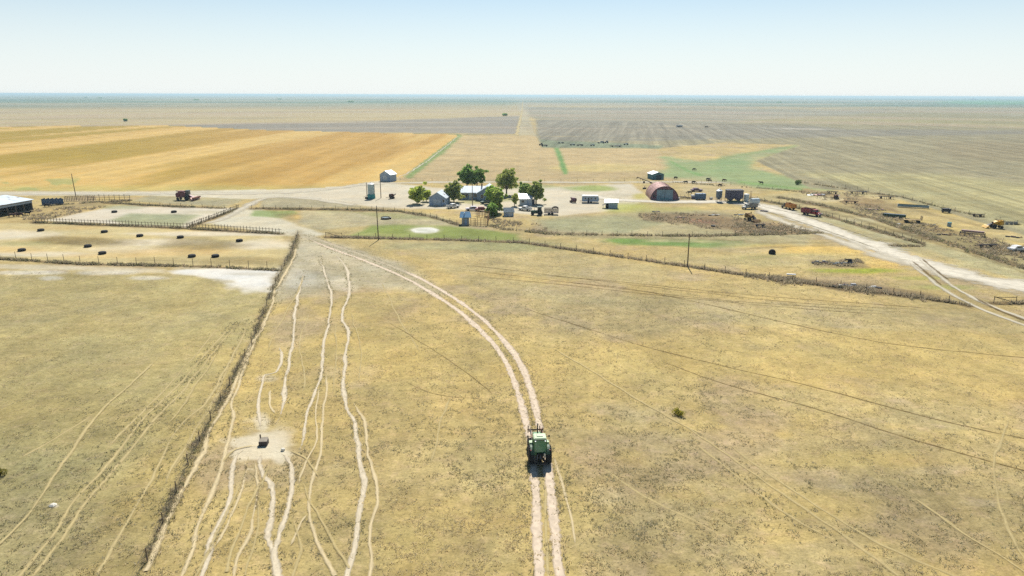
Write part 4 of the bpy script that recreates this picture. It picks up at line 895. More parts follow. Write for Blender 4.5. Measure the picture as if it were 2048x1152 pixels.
# farmhouse
p = G(944, 399)
T = thing('farmhouse', 'low farmhouse with bright metal roof behind the yard trees', 'house', (p.x, p.y, 0), math.radians(-2))
part(T, 'wall', SLATE, B(.6, 2.6, 0, 9.4, 5.2, 2.6), PR([(-.0, 2.6), (5.2, 2.6), (2.6, 4.3)], 'x', -4.1, 5.3))
for s in (0, 1):
    r = part(T, 'roof', GALV, SHEET((-4.5, -.5 if s == 0 else 5.7, 2.5), (5.6, -.5 if s == 0 else 5.7, 2.5), (5.6, 2.6, 4.55), (-4.5, 2.6, 4.55), .1))
    part(r, 'seam', GALV, *[C((-4.2 + i * .8, -.5 if s == 0 else 5.7, 2.53), (-4.2 + i * .8, 2.6, 4.58), .03, n=4) for i in range(13)])
part(T, 'wing', M('blue_grey_siding', (142, 158, 182), .8), PR([(2.0, 0), (9.8, 0), (9.8, 2.6), (5.9, 5.0), (2.0, 2.6)], 'y', -2.2, 5.5))
for s in (-1, 1): part(T, 'wing_roof', GALV, SHEET((5.9, -2.6, 5.12), (5.9 + s * 4.3, -2.6, 2.46), (5.9 + s * 4.3, 6, 2.46), (5.9, 6, 5.12), .1))
part(T, 'chimney', RUST, B(3.4, 2.3, 3.8, .5, .5, 1.6)); door(T, -.4, -.03, 1.0, 2.1, WHITE)
for x in (-3.0, -1.9, 1.2): window(T, x, -.03, .9, .9, 1.1)
for x in (3.8, 6.0, 8.0): window(T, x, -2.23, .9, .9, 1.1)
part(T, 'porch_step', PALE, B(-.4, -.7, 0, 2.0, 1.2, .2))
# white shed and lean-to
p = G(1052, 411)
T = thing('white_shed', 'small shed with striped white metal roof under the dark trees', 'shed', (p.x, p.y, 0), math.radians(3))
part(T, 'wall', GREYW, B(0, 1.7, 0, 4.0, 3.4, 2.3)); part(T, 'roof', SILV, SHEET((-2.3, -.3, 2.35), (2.3, -.3, 2.35), (2.3, 3.7, 3.5), (-2.3, 3.7, 3.5), .1))
for i in range(6): part(T, 'roof_batten', STEEL, C((-2.0 + i * .8, -.3, 2.39), (-2.0 + i * .8, 3.7, 3.54), .06, n=4))
door(T, .6, -.03, .9, 1.9, SLATE); window(T, -1.1, -.03, 1.0, .8, .8); part(T, 'annexe', DARKIN, B(2.5, 1.3, 0, 1.0, 2.0, 1.8))
p = G(1018, 433)
T = thing('pitched_shed', 'low slate roofed shed right of the tall yard tree', 'shed', (p.x, p.y, 0), math.radians(6))
part(T, 'wall', SLATE, B(0, 1.2, 0, 2.9, 2.4, 1.5)); part(T, 'roof', M('slate_roof', (116, 130, 136), .8), SHEET((-1.7, -.35, 1.35), (1.7, -.35, 1.35), (1.6, 1.3, 2.6), (-1.6, 1.3, 2.6), .1), SHEET((-1.7, 2.9, 1.35), (1.7, 2.9, 1.35), (1.6, 1.3, 2.6), (-1.6, 1.3, 2.6), .1)); door(T, .3, -.03, .7, 1.3, GREYW)
# pump house with blue roof and plank corral
p = G(931, 450)
T = thing('pump_house', 'small pump house with shiny blue roof next to the plank corral', 'pump house', (p.x, p.y, 0), math.radians(4))
part(T, 'wall', M('pump_house_wall', (178, 174, 168), .85), B(0, 1.2, 0, 2.1, 2.3, 2.3)); part(T, 'roof', BLUE, SHEET((-1.7, -.6, 2.25), (1.7, -.6, 2.25), (1.35, 1.2, 3.7), (-1.35, 1.2, 3.7), .08), SHEET((-1.7, 3.0, 2.25), (1.7, 3.0, 2.25), (1.35, 1.2, 3.7), (-1.35, 1.2, 3.7), .08))
door(T, .1, -.0, .8, 1.9, SLATE, fr=WOOD); part(T, 'vent_pipe', SILV, C((-.3, .5, 3.0), (-.3, .5, 3.5), .14, n=8))
fence('tan plank corral beside the blue roofed pump house', [(942, 450), (956, 451), (975, 452), (978, 436), (950, 432)], 1.5, 2.2, .09, rails=(.4, .9, 1.4, 1.9), mat=TAN, picket=1.0, name='plank_corral', cat='corral')
# camper trailer, shed, barns
p = G(1181, 406)
T = thing('camper_trailer', 'long white roofed camper trailer with dark side', 'trailer', (p.x, p.y, 0), math.radians(-3))
part(T, 'body', SLATE, PR([(-2.9, .45), (2.7, .45), (2.95, 1.2), (2.7, 2.2), (-2.9, 2.2)], 'y', 0, 2.4), bevel=.06); part(T, 'roof', WHITE, PR([(-3.0, 2.2), (2.8, 2.2), (2.6, 2.5), (-2.8, 2.5)], 'y', -.1, 2.5))
for x in (-1.8, .3, 1.6): window(T, x, -.02, 1.3, .7, .5)
door(T, -.7, -.02, .6, 1.9, DARKIN); wheel(T, .2, .2, .35, .2, rim=STEEL).rotation_euler = (0, 0, PI / 2); wheel(T, .2, 2.2, .35, .2, rim=STEEL).rotation_euler = (0, 0, PI / 2)
part(T, 'tongue', IRON, C((-2.9, .6, .5), (-4.0, 1.2, .5), .05, n=5), C((-2.9, 1.8, .5), (-4.0, 1.2, .5), .05, n=5))
p = G(1222, 417)
T = thing('stock_shed', 'small pale roofed shed right of the long camper', 'shed', (p.x, p.y, 0), math.radians(-6))
part(T, 'wall', M('blue_grey_boards', (158, 176, 184), .8), B(.2, 1.4, 0, 3.9, 2.6, 2.0)); part(T, 'roof', GALV, SHEET((-2.2, -.3, 1.9), (2.4, -.3, 2.1), (2.4, 3.0, 2.7), (-2.2, 3.0, 2.6), .1)); part(T, 'opening', STRIPD, B(-1.3, .08, .02, .9, .08, 1.5))
part(T, 'lean_to', IRON, C((-2.6, -.1, 0), (-2.6, -.1, 1.2), .06, n=5), SHEET((-2.9, -.2, 1.0), (-1.8, -.2, 1.5), (-1.8, 1.5, 1.5), (-2.9, 1.5, 1.0), .05))
# Quonset hut
p = G(1329, 400)
T = thing('quonset_hut', 'arched metal barn with rusty pink roof and dark maroon end', 'barn', (p.x, p.y, 0), math.radians(-3))
Rq = 4.9; Dq = 14.0; N_ = 18
aw = [(math.cos(t) * Rq, math.sin(t) * Rq * .98) for t in np.linspace(0, PI, N_)]
ribs = []
nseg = 14
for k in range(nseg):
    y0 = Dq * k / nseg; y1 = Dq * (k + 1) / nseg - .12
    for (a, b), (c, d) in zip(aw, aw[1:]): ribs.append(SHEET((a, y0, b), (c, y0, d), (c, y1, d), (a, y1, b), .06))
    yq = Dq * (k + 1) / nseg - .06
    for (a, b), (c, d) in zip(aw, aw[1:]): ribs.append(SHEET((a * 1.012, yq - .05, b * 1.012), (c * 1.012, yq - .05, d * 1.012), (c * 1.012, yq + .05, d * 1.012), (a * 1.012, yq + .05, b * 1.012), .1))
part(T, 'arched_roof', PINK, *ribs)
ai = [(x * .985, z * .985) for x, z in aw]
part(T, 'end_wall', MAROON, PR(ai, 'y', .05, .2)); part(T, 'end_wall', MAROON, PR(ai, 'y', Dq - .3, Dq - .15))
part(T, 'arch_rim', M('dark_rim', (70, 46, 56), .7), *[C((a, -.02, b), (c, -.02, d), .16, n=5) for (a, b), (c, d) in zip(aw, aw[1:])])
for s in (-1, 1): part(T, 'sliding_door', TEALG, B(s * 1.45, -.02, .05, 2.8, .1, 3.6))
part(T, 'door_track', IRON, B(0, -.05, 3.65, 6.4, .14, .18)); part(T, 'window', STRIPD, B(-3.7, .0, 1.0, .7, .08, .9)); part(T, 'light_panel', TEAL, B(0, -.08, .35, 3.0, .05, .25))
p = G(1316, 359)
T = thing('small_barn', 'small teal barn with white roof behind the arched barn', 'barn', (p.x, p.y, 0), math.radians(10))
gable(T, 5.4, 6.0, 2.3, 3.2, M('teal_siding', (84, 122, 128), .8, scale=.8), SILV); part(T, 'door', DARKIN, B(.3, -.04, .02, 2.4, .08, 1.9))
# far off farmstead on the horizon
p = G(1944, 199.5)
T = thing('grain_elevator', 'white farm buildings tiny on the right horizon', 'elevator', (p.x, p.y, 0))
part(T, 'bin', WHITE, *[LA([(9, 0), (9, 16), (1, 21)], 14, (x, 0, 0)) for x in (-20, 0)]); part(T, 'shed', WHITE, B(40, 0, 0, 60, 20, 9)); part(T, 'tower', WHITE, B(12, 0, 0, 7, 7, 26))
p = G(1359, 255); T = thing('stock_trailer', 'tiny white stock trailer on the pale far field track', 'trailer', (p.x, p.y, 0))
part(T, 'body', WHITE, B(0, 1.2, .6, 7, 2.4, 2.2)); part(T, 'hitch', IRON, B(4.2, 1.2, .6, 1.6, .2, .2)); wheel(T, -.5, .2, .4, .25, rim=STEEL).rotation_euler = (0, 0, PI / 2); part(T, 'shade', STRIPD, B(0, -.02, .8, 5, .05, 1.2))
p = G(1413, 256); T = thing('hay_rack', 'tiny dark hay rack right of the far white trailer', 'rack', (p.x, p.y, 0)); part(T, 'bed', IRON, B(0, 1, .8, 5, 2, .2)); part(T, 'load', WOOD, B(0, 1, 1.0, 4, 1.8, 1.0, tx=.8))
# ------------------------------------------------------------------ vehicles and machines
def rot_w(T, x, y, r, w, **k):
    o = wheel(T, y, x, r, w, **k); o.location = (x, y, r); o.rotation_euler = (0, 0, PI / 2); return o
def lorry(px, py, label, rz, cab, box, sc=1.0, cat='truck', name='grain_truck', load=STRIPD):
    """old farm truck, +x forward"""
    p = G(px, py); T = thing(name, label, cat, (p.x, p.y, 0), rz); T.scale = (sc, sc, sc)
    part(T, 'chassis', IRON, B(-.3, -.4, .55, 6.4, .12, .2), B(-.3, .4, .55, 6.4, .12, .2))
    part(T, 'grain_box', box, B(-1.3, -1.1, .9, 3.8, .08, 1.35), B(-1.3, 1.1, .9, 3.8, .08, 1.35), B(-3.16, 0, .9, .08, 2.2, 1.35), B(.6, 0, .9, .08, 2.2, 1.6), B(-1.3, 0, .85, 3.8, 2.2, .08))
    part(T, 'box_stakes', box, *[B(-3.0 + i * .85, s * 1.17, .85, .1, .06, 1.4) for i in range(5) for s in (-1, 1)]); part(T, 'box_interior', load, B(-1.3, 0, .95, 3.6, 2.05, .3))
    c = part(T, 'cab', cab, PR([(.75, .7), (2.1, .7), (2.1, 1.45), (1.85, 2.2), (.85, 2.2)], 'y', -.95, .95), bevel=.06)
    part(c, 'windscreen', BLUEGLASS, SHEET((2.09, -.8, 1.5), (2.09, .8, 1.5), (1.88, .75, 2.1), (1.88, -.75, 2.1), .03))
    for s in (-1, 1): part(c, 'side_window', BLUEGLASS, B(1.4, s * .95, 1.5, .8, .04, .55))
    part(T, 'hood', cab, PR([(2.1, .7), (3.3, .7), (3.35, 1.2), (2.1, 1.42)], 'y', -.62, .62), bevel=.05); part(T, 'grille', STEEL, B(3.36, 0, .75, .06, 1.0, .45))
    for s in (-1, 1):
        part(T, 'fender', cab, PR([(2.1, .75), (2.3, 1.05), (2.9, 1.1), (3.3, .8)], 'y', s * .62, s * 1.0)); part(T, 'headlight', SILV, C((3.3, s * .78, .95), (3.4, s * .78, .95), .12, n=8))
        rot_w(T, 2.7, s * .85, .48, .26, rim=STEEL); rot_w(T, -1.9, s * .85, .48, .40, rim=STEEL)
    part(T, 'bumper', STEEL, B(3.48, 0, .55, .1, 1.9, .2)); return T
lorry(1622, 431, 'old red grain truck parked right of the pale road', math.radians(-58), RED, M('red_box_boards', (134, 52, 54), .6, rust=.2), .95)
lorry(1577, 418, 'orange grain truck parked left of the red one', math.radians(104), M('dark_cab_paint', (84, 70, 50), .6), ORANGE, .85, load=M('rusted_box_floor', (120, 80, 40), .8))
lorry(1499, 418, 'white and grey truck parked in front of the pale tanks', math.radians(200), M('dull_white_paint', (170, 172, 166), .6), M('bleached_boards', (150, 146, 136), .8), .8)
def car(px, py, label, rz, paint, cat='car', name='parked_car', pickup=False):
    p = G(px, py); T = thing(name, label, cat, (p.x, p.y, 0), rz)
    part(T, 'body', paint, PR([(-2.2, .35), (2.2, .35), (2.25, .65), (2.1, .85), (-2.15, .9), (-2.25, .65)], 'y', -.85, .85), bevel=.06)
    if pickup:
        c = part(T, 'cab', paint, PR([(-.7, .9), (1.0, .87), (.55, 1.5), (-.6, 1.5)], 'y', -.78, .78)); part(T, 'bed', STRIPD, B(-1.45, 0, .88, 1.3, 1.4, .03)); part(T, 'bed_side', paint, B(-1.45, .8, .88, 1.45, .08, .3), B(-1.45, -.8, .88, 1.45, .08, .3), B(-2.15, 0, .88, .08, 1.6, .3))
        x0, x1 = 1.0, .55; part(c, 'side_window', BLUEGLASS, B(0, .785, 1.0, 1.0, .03, .38), B(0, -.785, 1.0, 1.0, .03, .38))
    else:
        c = part(T, 'cab', paint, PR([(-1.5, .88), (1.0, .86), (.4, 1.4), (-1.0, 1.4)], 'y', -.72, .72)); x0, x1 = 1.0, .4
        part(c, 'side_window', BLUEGLASS, B(-.3, .725, .95, 1.3, .03, .35), B(-.3, -.725, .95, 1.3, .03, .35))
    part(c, 'windscreen', BLUEGLASS, SHEET((x0 + .01, -.65, .9), (x0 + .01, .65, .9), (x1 + .03, .6, 1.42 if pickup else 1.34), (x1 + .03, -.6, 1.42 if pickup else 1.34), .03))
    for s in (-1, 1):
        for x in (-1.35, 1.4): rot_w(T, x, s * .78, .34, .22, rim=STEEL)
        part(T, 'headlight', SILV, B(2.22, s * .6, .6, .06, .3, .16))
    return T
car(906, 416, 'white pickup parked under the tree by the garage', math.radians(40), WHITE, 'pickup', 'pickup', True)
car(1050, 421, 'white pickup parked in front of the white shed', math.radians(150), WHITE, 'pickup', 'pickup', True)
car(945, 421, 'pale car with dark windows behind the pump house', math.radians(185), M('lilac_white_paint', (196, 190, 200), .4))
car(964, 422, 'dull red car parked behind the plank corral', math.radians(5), M('dull_red_paint', (142, 66, 66), .5))
car(2034, 502, 'white car among dry weeds at the right edge', math.radians(12), WHITE)
car(974, 408, 'dark green car in the shade before the farmhouse gable', math.radians(170), DKGREEN)
car(1393, 383, 'purple and white car seen side on behind the junk row', math.radians(4), M('plum_paint', (110, 76, 100), .4))
car(851, 387, 'dark van parked behind the small yellow green tree', 0.1, DARKIN, 'van', 'parked_van')
# green row crop tractor and hooped feed wagon by the shed
def small_tractor(px, py, label, rz, paint, cabm=None, sc=1.0, rim=YELLOW):
    p = G(px, py); T = thing('parked_tractor', label, 'tractor', (p.x, p.y, 0), rz); T.scale = (sc,) * 3
    for s in (-1, 1):
        rot_w(T, -.9, s * .85, .85, .45, rim=rim); rot_w(T, 1.5, s * .6, .5, .25, rim=rim)
        part(T, 'fender', paint, PR([(-1.7, 1.2), (-1.4, 1.75), (-.5, 1.8), (-.1, 1.3), (-.2, 1.25), (-.6, 1.7), (-1.3, 1.65)], 'y', s * .55, s * 1.0))
    part(T, 'hood', paint, B(.9, 0, .85, 2.2, .65, .75), bevel=.06); part(T, 'chassis', IRON, B(0, 0, .5, 3.0, .45, .45)); part(T, 'steering_wheel', IRON, C((-.35, 0, 1.6), (-.5, 0, 1.9), .03, n=5), C((-.5, 0, 1.9), (-.53, 0, 1.95), .22, n=10)); part(T, 'exhaust_stack', IRON, C((.9, .15, 1.6), (.9, .15, 2.5), .05, n=6))
    if cabm: part(T, 'cab', cabm, B(-.8, 0, 1.2, 1.3, 1.3, 1.4, tx=.9)); part(T, 'cab_roof', paint, B(-.8, 0, 2.6, 1.5, 1.5, .15))
    else: part(T, 'seat', BLACK, B(-1.0, 0, 1.35, .45, .5, .12), B(-1.25, 0, 1.4, .1, .5, .45))
    return T
small_tractor(1074, 430, 'dark green tractor parked beside the hooped wagon', math.radians(185), DKGREEN, BLUEGLASS, .95)
p = G(1103, 430); T = thing('livestock_trailer', 'dark slatted livestock trailer with arched end beside the green tractor', 'trailer', (p.x, p.y, 0), math.radians(2))
part(T, 'bed', IRON, B(0, .9, .55, 4.2, 1.9, .12))
sl = mesh('slat', M('grey_slats', (112, 102, 96), .8), [B(0, 0, 0, .12, .06, 1.3)])
for i in range(13): part(T, 'slat', None, me=sl, loc=(-2.0 + i * .33, -.05, .67)); part(T, 'slat', None, me=sl, loc=(-2.0 + i * .33, 1.9, .67))
part(T, 'rail', IRON, B(0, -.08, 1.9, 4.3, .08, .1), B(0, 1.93, 1.9, 4.3, .08, .1)); part(T, 'hoop', IRON, *[C((2.1 - .9 * (1 - math.cos(a)), .9, 1.9 + .5 * math.sin(a)), (2.1 - .9 * (1 - math.cos(b)), .9, 1.9 + .5 * math.sin(b)), .25, n=6) for a, b in zip(np.linspace(0, PI, 8), np.linspace(0, PI, 8)[1:])])
part(T, 'end_panel', IRON, B(2.12, .9, .6, .06, 1.9, 1.5), B(-2.12, .9, .6, .06, 1.9, 1.2)); rot_w(T, .2, -.15, .42, .25, rim=RUST); rot_w(T, -.8, -.15, .42, .25, rim=RUST); rot_w(T, .2, 1.95, .42, .25, rim=RUST)
part(T, 'tongue', IRON, C((-2.1, .9, .55), (-3.2, .9, .45), .06, n=6))
# rusty machines in the yard
def baler(px, py, label, rz, m1, m2, sc=1.0, name='rusty_baler', cat='baler'):
    p = G(px, py); T = thing(name, label, cat, (p.x, p.y, 0), rz); T.scale = (sc,) * 3
    part(T, 'chamber', m1, B(-.2, 0, .7, 1.6, 1.1, 1.0, tx=.8), bevel=.05); part(T, 'pickup_reel', m2, C((.2, -1.1, .45), (.2, 1.1, .45), .35, n=10)); part(T, 'flywheel', m2, C((-1.0, -.7, 1.1), (-1.0, -.55, 1.1), .6, n=14)); part(T, 'chute', m2, SHEET((.6, -.4, .9), (.6, .4, .9), (1.6, .4, 1.6), (1.6, -.4, 1.6), .06)); part(T, 'drawbar', m2, C((-1.0, 0, .6), (-2.4, .2, .45), .07, n=6))
    for s in (-1, 1): rot_w(T, -.2, s * .75, .42, .22, rim=m1)
    return T
baler(1146, 405, 'small rusty maroon machine alone on the pale yard', 1.9, MAROON, RUST, 1.0)
baler(784, 397, 'dark rusty machine between the pole and the small trees', .7, M('dark_red_iron', (86, 52, 52), .8), IRON, 1.0, 'rusty_implement', 'implement')
# maroon combine on the lane
p = G(372, 400); T = thing('combine_harvester', 'dark red combine harvester with long header parked beside the lane', 'combine', (p.x, p.y, 0), math.radians(-4))
CR = M('faded_red_paint', (120, 66, 72), .5, rust=.25)
part(T, 'body', CR, PR([(-3.0, 1.0), (.4, 1.0), (.4, 2.7), (-.6, 2.9), (-2.6, 2.75), (-3.1, 2.2)], 'y', -1.0, 1.0), bevel=.06); part(T, 'grain_tank', CR, B(-1.1, 0, 2.85, 1.9, 1.7, .35, tx=1.15, ty=1.1)); cb = part(T, 'cab', M('cab_frame', (70, 84, 90), .5), B(1.0, 0, 1.5, 1.2, 1.5, .4), B(1.0, 0, 3.3, 1.3, 1.6, .15))
part(cb, 'cab_glass', BLUEGLASS, B(1.0, 0, 1.9, 1.1, 1.4, 1.4)); part(T, 'feeder_house', CR, PR([(1.4, 1.4), (3.0, .5), (3.0, 1.1), (1.4, 2.0)], 'y', -.5, .5)); part(T, 'header', PINK, PR([(2.9, .3), (4.1, .25), (4.1, .4), (3.2, .9), (2.9, 1.2)], 'y', -2.6, 2.6)); part(T, 'reel', RUST, C((3.9, -2.5, .95), (3.9, 2.5, .95), .32, n=6), *[C((3.9, y, .95), (3.0, y, 1.2), .05, n=4) for y in (-2.5, 2.5)])
for s in (-1, 1): rot_w(T, 1.0, s * 1.25, .8, .5, rim=SILV); rot_w(T, -2.4, s * 1.0, .5, .3, rim=SILV); part(T, 'side_panel', CR, B(-1.4, s * 1.03, 1.3, 2.6, .06, 1.1))
part(T, 'unloading_auger', IRON, C((-.4, 1.05, 2.6), (-4.0, 1.2, 3.0), .16, n=8)); part(T, 'ladder', IRON, C((.9, -1.1, .4), (.9, -.9, 1.6), .04, n=5), C((1.2, -1.1, .4), (1.2, -.9, 1.6), .04, n=5))
# muddy yellow combine and old yellow loader among the weeds
def old_loader(px, py, label, rz, paint, sc=1.0, name='old_combine', cat='combine'):
    p = G(px, py); T = thing(name, label, cat, (p.x, p.y, 0), rz); T.scale = (sc,) * 3
    part(T, 'body', paint, PR([(-1.8, .9), (.6, .9), (.8, 1.6), (-.2, 2.1), (-1.8, 1.9)], 'y', -.8, .8), bevel=.06); part(T, 'engine_cover', paint, B(-1.3, 0, 1.9, .9, 1.2, .35)); part(T, 'operator_platform', IRON, B(.9, 0, 1.2, .8, 1.2, .1)); part(T, 'seat', BLACK, B(.7, 0, 1.3, .4, .5, .5))
    part(T, 'chute', IRON, PR([(1.0, 1.0), (2.2, .35), (2.2, .7), (1.0, 1.4)], 'y', -.4, .4)); part(T, 'header', paint, PR([(2.1, .2), (2.9, .15), (2.3, .7), (2.1, .8)], 'y', -1.4, 1.4)); part(T, 'elevator', paint, C((-.6, .9, 1.0), (-.9, .9, 2.6), .15, n=6))
    for s in (-1, 1): rot_w(T, .5, s * .95, .62, .35, rim=paint); rot_w(T, -1.5, s * .8, .4, .22, rim=paint)
    return T
old_loader(1501, 442, 'muddy yellow old combine in the weeds left of the road', math.radians(-60), MUD, 1.0)
old_loader(1989, 456, 'bright yellow old combine at far right by the furrowed field', math.radians(170), YELLOW, 1.0)
# ---- yard row right of the arched barn
def box_tank(px, py, label, w, d, h, m, rz=0, name='fuel_tank', cat='tank', legs=.3):
    p = G(px, py); T = thing(name, label, cat, (p.x, p.y, 0), rz)
    part(T, 'tank_body', m, B(0, d / 2, legs, w, d, h), bevel=.08); part(T, 'skid', IRON, *[B(s * w * .4, d / 2, 0, .12, d, legs) for s in (-1, 1)]); part(T, 'cap', STEEL, C((w * .2, d / 2, legs + h), (w * .2, d / 2, legs + h + .2), .15, n=8)); part(T, 'rib', m, *[B(-w / 2 + w * (i + .5) / 4, -.03, legs, .08, .06, h) for i in range(4)]); return T
box_tank(1402, 400, 'dark blue boxy tank at the end of the junk row', 3.6, 2.2, 1.9, NAVY, .05)
p = G(1437, 404); T = thing('feed_bin', 'small blue grey feed bin with white cone top on legs', 'bin', (p.x, p.y, 0))
part(T, 'shell', M('bin_blue_grey', (92, 108, 124), .5, scale=.8), LA([(.35, .9), (1.05, 1.9), (1.05, 4.0)], 18), smooth=True); part(T, 'cone_roof', SILV, LA([(1.12, 4.0), (.3, 4.5), (.3, 4.65)], 18))
for k in range(4): a = PI / 4 + k * PI / 2; part(T, 'leg', IRON, C((math.cos(a) * 1.0, math.sin(a) * 1.0, 0), (math.cos(a) * 1.0, math.sin(a) * 1.0, 2.0), .07, n=6))
part(T, 'slab', DARKIN, B(.5, -.3, 0, 3.0, 1.4, .12))
p = G(1470, 405); T = thing('seed_cart', 'wide dark plum hopper bin standing on a green frame', 'hopper', (p.x, p.y, 0), math.radians(3))
part(T, 'box', PLUM, B(0, 1.4, 1.35, 5.6, 2.6, 2.9)); part(T, 'hopper', PLUM, *[PR([(c - 1.3, 1.35), (c + 1.3, 1.35), (c + .25, .5), (c - .25, .5)], 'y', .6, 2.2) for c in (-1.4, 1.4)]); part(T, 'rim', PALE, B(0, .1, 4.25, 5.8, .1, .14), B(0, 2.7, 4.25, 5.8, .1, .14), B(-2.85, 1.4, 4.25, .1, 2.5, .14), B(2.85, 1.4, 4.25, .1, 2.5, .14)); part(T, 'rib', PLUM, *[B(-2.6 + i * .87, .07, 1.35, .1, .08, 2.9) for i in range(7)])
for x in (-2.7, 0, 2.7): part(T, 'leg', POSTM, B(x, .2, 0, .14, .14, 1.4)); part(T, 'leg', POSTM, B(x, 2.6, 0, .14, .14, 1.4))
part(T, 'frame', DKGREEN, B(.2, -.1, 0, 5.6, .5, .5), B(0, 2.6, .1, 5.6, .14, .2))
p = G(1492, 403); T = thing('water_tank', 'pale cylindrical water tank with ladder right of the plum hopper', 'tank', (p.x, p.y, 0))
part(T, 'shell', PALET, LA([(.95, 0), (.95, 2.5)], 20), smooth=True); part(T, 'lid', WHITE, LA([(1.0, 2.5), (.9, 2.65), (.2, 2.8)], 20)); part(T, 'ladder', RUST, C((1.25, -.2, 0), (1.25, -.2, 3.9), .05, n=5), C((1.65, -.2, 0), (1.65, -.2, 3.9), .05, n=5), *[C((1.25, -.2, z), (1.65, -.2, z), .04, n=4) for z in np.arange(.4, 3.9, .5)])
p = G(1512, 410); T = thing('lying_tank', 'pale lying cylinder tank behind the white truck', 'tank', (p.x, p.y, 0), .25)
part(T, 'shell', PALET, LA([(.3, -1.7), (1.0, -1.45), (1.0, 1.45), (.3, 1.7)], 18, (0, 1, 1.2), 'x'), smooth=True); part(T, 'cradle', IRON, B(-.9, 1, 0, .2, 1.6, .5), B(.9, 1, 0, .2, 1.6, .5))
p = G(1527, 424); T = thing('harrow', 'dark plum harrow section lying by the white truck', 'harrow', (p.x, p.y, 0), -.6); part(T, 'frame', PLUM, *[B(0, i * .4, .25, 2.4, .1, .12) for i in range(4)], *[B(-1.1 + i * .55, .6, .3, .08, 1.4, .1) for i in range(5)]); part(T, 'tine', IRON, *[C((-1.0 + i * .5, j * .4, 0), (-1.0 + i * .5, j * .4, .3), .03, n=4) for i in range(5) for j in range(4)])
p = G(1422, 399); T = thing('barrel', 'white and rusty barrel lying between tank and feed bin', 'barrel', (p.x, p.y, 0), .5); part(T, 'drum', PALE, C((-.5, 0, .42), (.4, 0, .42), .42, n=14)); part(T, 'end', RUST, C((.4, 0, .42), (.46, 0, .42), .4, n=14))
p = G(1386, 398); T = thing('crate', 'white crate stacked on a plum box left of the blue tank', 'crate', (p.x, p.y, 0)); part(T, 'box', M('plum_box', (124, 112, 130), .7), B(.3, .5, 0, 1.5, 1.0, .9)); part(T, 'top_crate', WHITE, B(-.1, .5, .9, 1.1, .9, .5))
p = G(1358, 400); T = thing('post', 'short white post right of the arched barn', 'post', (p.x, p.y, 0)); part(T, 'shaft', WHITE, B(0, 0, 0, .35, .35, .8)); part(T, 'cap', WHITE, B(0, 0, .8, .42, .42, .08))
rj = random.Random(5)
for k, (px, py, m, lab) in enumerate(((1362, 397, IRON, 'dark tangled cultivator nearest the arched barn'), (1370, 397, PLUM, 'dark plum disc harrow, second in the junk row'), (1378, 398, IRON, 'dark iron plough left of the white crate'))):
    p = G(px, py); T = thing('cultivator', lab, 'implement', (p.x, p.y, 0), rj.uniform(-.3, .3))
    part(T, 'frame', m, B(0, .3, .5, 1.6, .1, .12), B(0, 1.0, .5, 1.6, .1, .12), B(-.7, .65, .5, .1, .9, .1), B(.7, .65, .5, .1, .9, .1)); part(T, 'mast', m, C((0, .3, .5), (0, .7, 1.3), .05, n=5))
    for i in range(4): part(T, 'disc', STEEL if i % 2 else m, C((-.6 + i * .4, .25, .3), (-.55 + i * .4, .25, .3), .3, n=12))
def auger(px, py, label, rz, L, up):
    p = G(px, py); T = thing('grain_auger', label, 'auger', (p.x, p.y, 0), rz)
    part(T, 'tube', IRON, C((-L / 2, 0, .4), (L / 2, 0, up), .16, n=8)); part(T, 'undercarriage', IRON, C((0, -.8, .35), (0, .8, .35), .05, n=5), C((0, -.7, .35), (L * .15, 0, up * .65), .05, n=5), C((0, .7, .35), (L * .15, 0, up * .65), .05, n=5)); part(T, 'hopper', IRON, B(-L / 2, 0, 0, .8, .8, .5, tx=1.3, ty=1.3)); part(T, 'spout', IRON, C((L / 2, 0, up), (L / 2 + .2, 0, up - .7), .18, n=8))
    for s in (-1, 1): rot_w(T, 0, s * .8, .33, .18, rim=RUST)
auger(1288, 366, 'dark grain auger left behind the arched barn', math.radians(160), 6.0, 2.4)
p = G(1289, 378); T = thing('drag_blade', 'dark pile of scrap iron left of the arched barn', 'scrap', (p.x, p.y, 0)); part(T, 'blade', IRON, B(0, 0, 0, 1.6, .3, .6, rz=.4)); part(T, 'beam', IRON, C((0, 0, .4), (.6, 1.6, .9), .08, n=5)); part(T, 'upright', IRON, C((-.4, .2, 0), (.2, .4, 1.3), .07, n=5))
# machines parked in the weeds on the right
def toolbar(px, py, label, rz, L, m1, m2, name='plough', cat='plough', rows=6, h=.9):
    p = G(px, py); T = thing(name, label, cat, (p.x, p.y, 0), rz)
    part(T, 'beam', m1, B(0, 0, h, L, .16, .16), B(0, .8, h, L, .14, .14)); part(T, 'brace', m1, *[B(-L / 2 + L * i / 3, .4, h + .02, .1, .8, .1) for i in range(4)])
    for i in range(rows):
        x = -L / 2 + L * (i + .5) / rows; part(T, 'shank', m2, C((x, 0, h), (x + .1, -.35, .1), .06, n=5), C((x + .1, -.35, .1), (x + .35, -.5, .05), .1, .03, 5))
    part(T, 'hitch', m1, C((-L / 2, .4, h), (-L / 2 - 1.2, .4, .5), .06, n=5)); rot_w(T, -L * .3, 1.0, .35, .2, rim=m2); rot_w(T, L * .3, 1.0, .35, .2, rim=m2); return T
toolbar(1716, 388, 'dark plum plough half hidden at the edge of the furrowed field', -.2, 6.5, PLUM, IRON, rows=8)
toolbar(1664, 388, 'dark iron toolbar behind the white scrap sheets', -.5, 4.0, IRON, RUST, 'toolbar', 'implement')
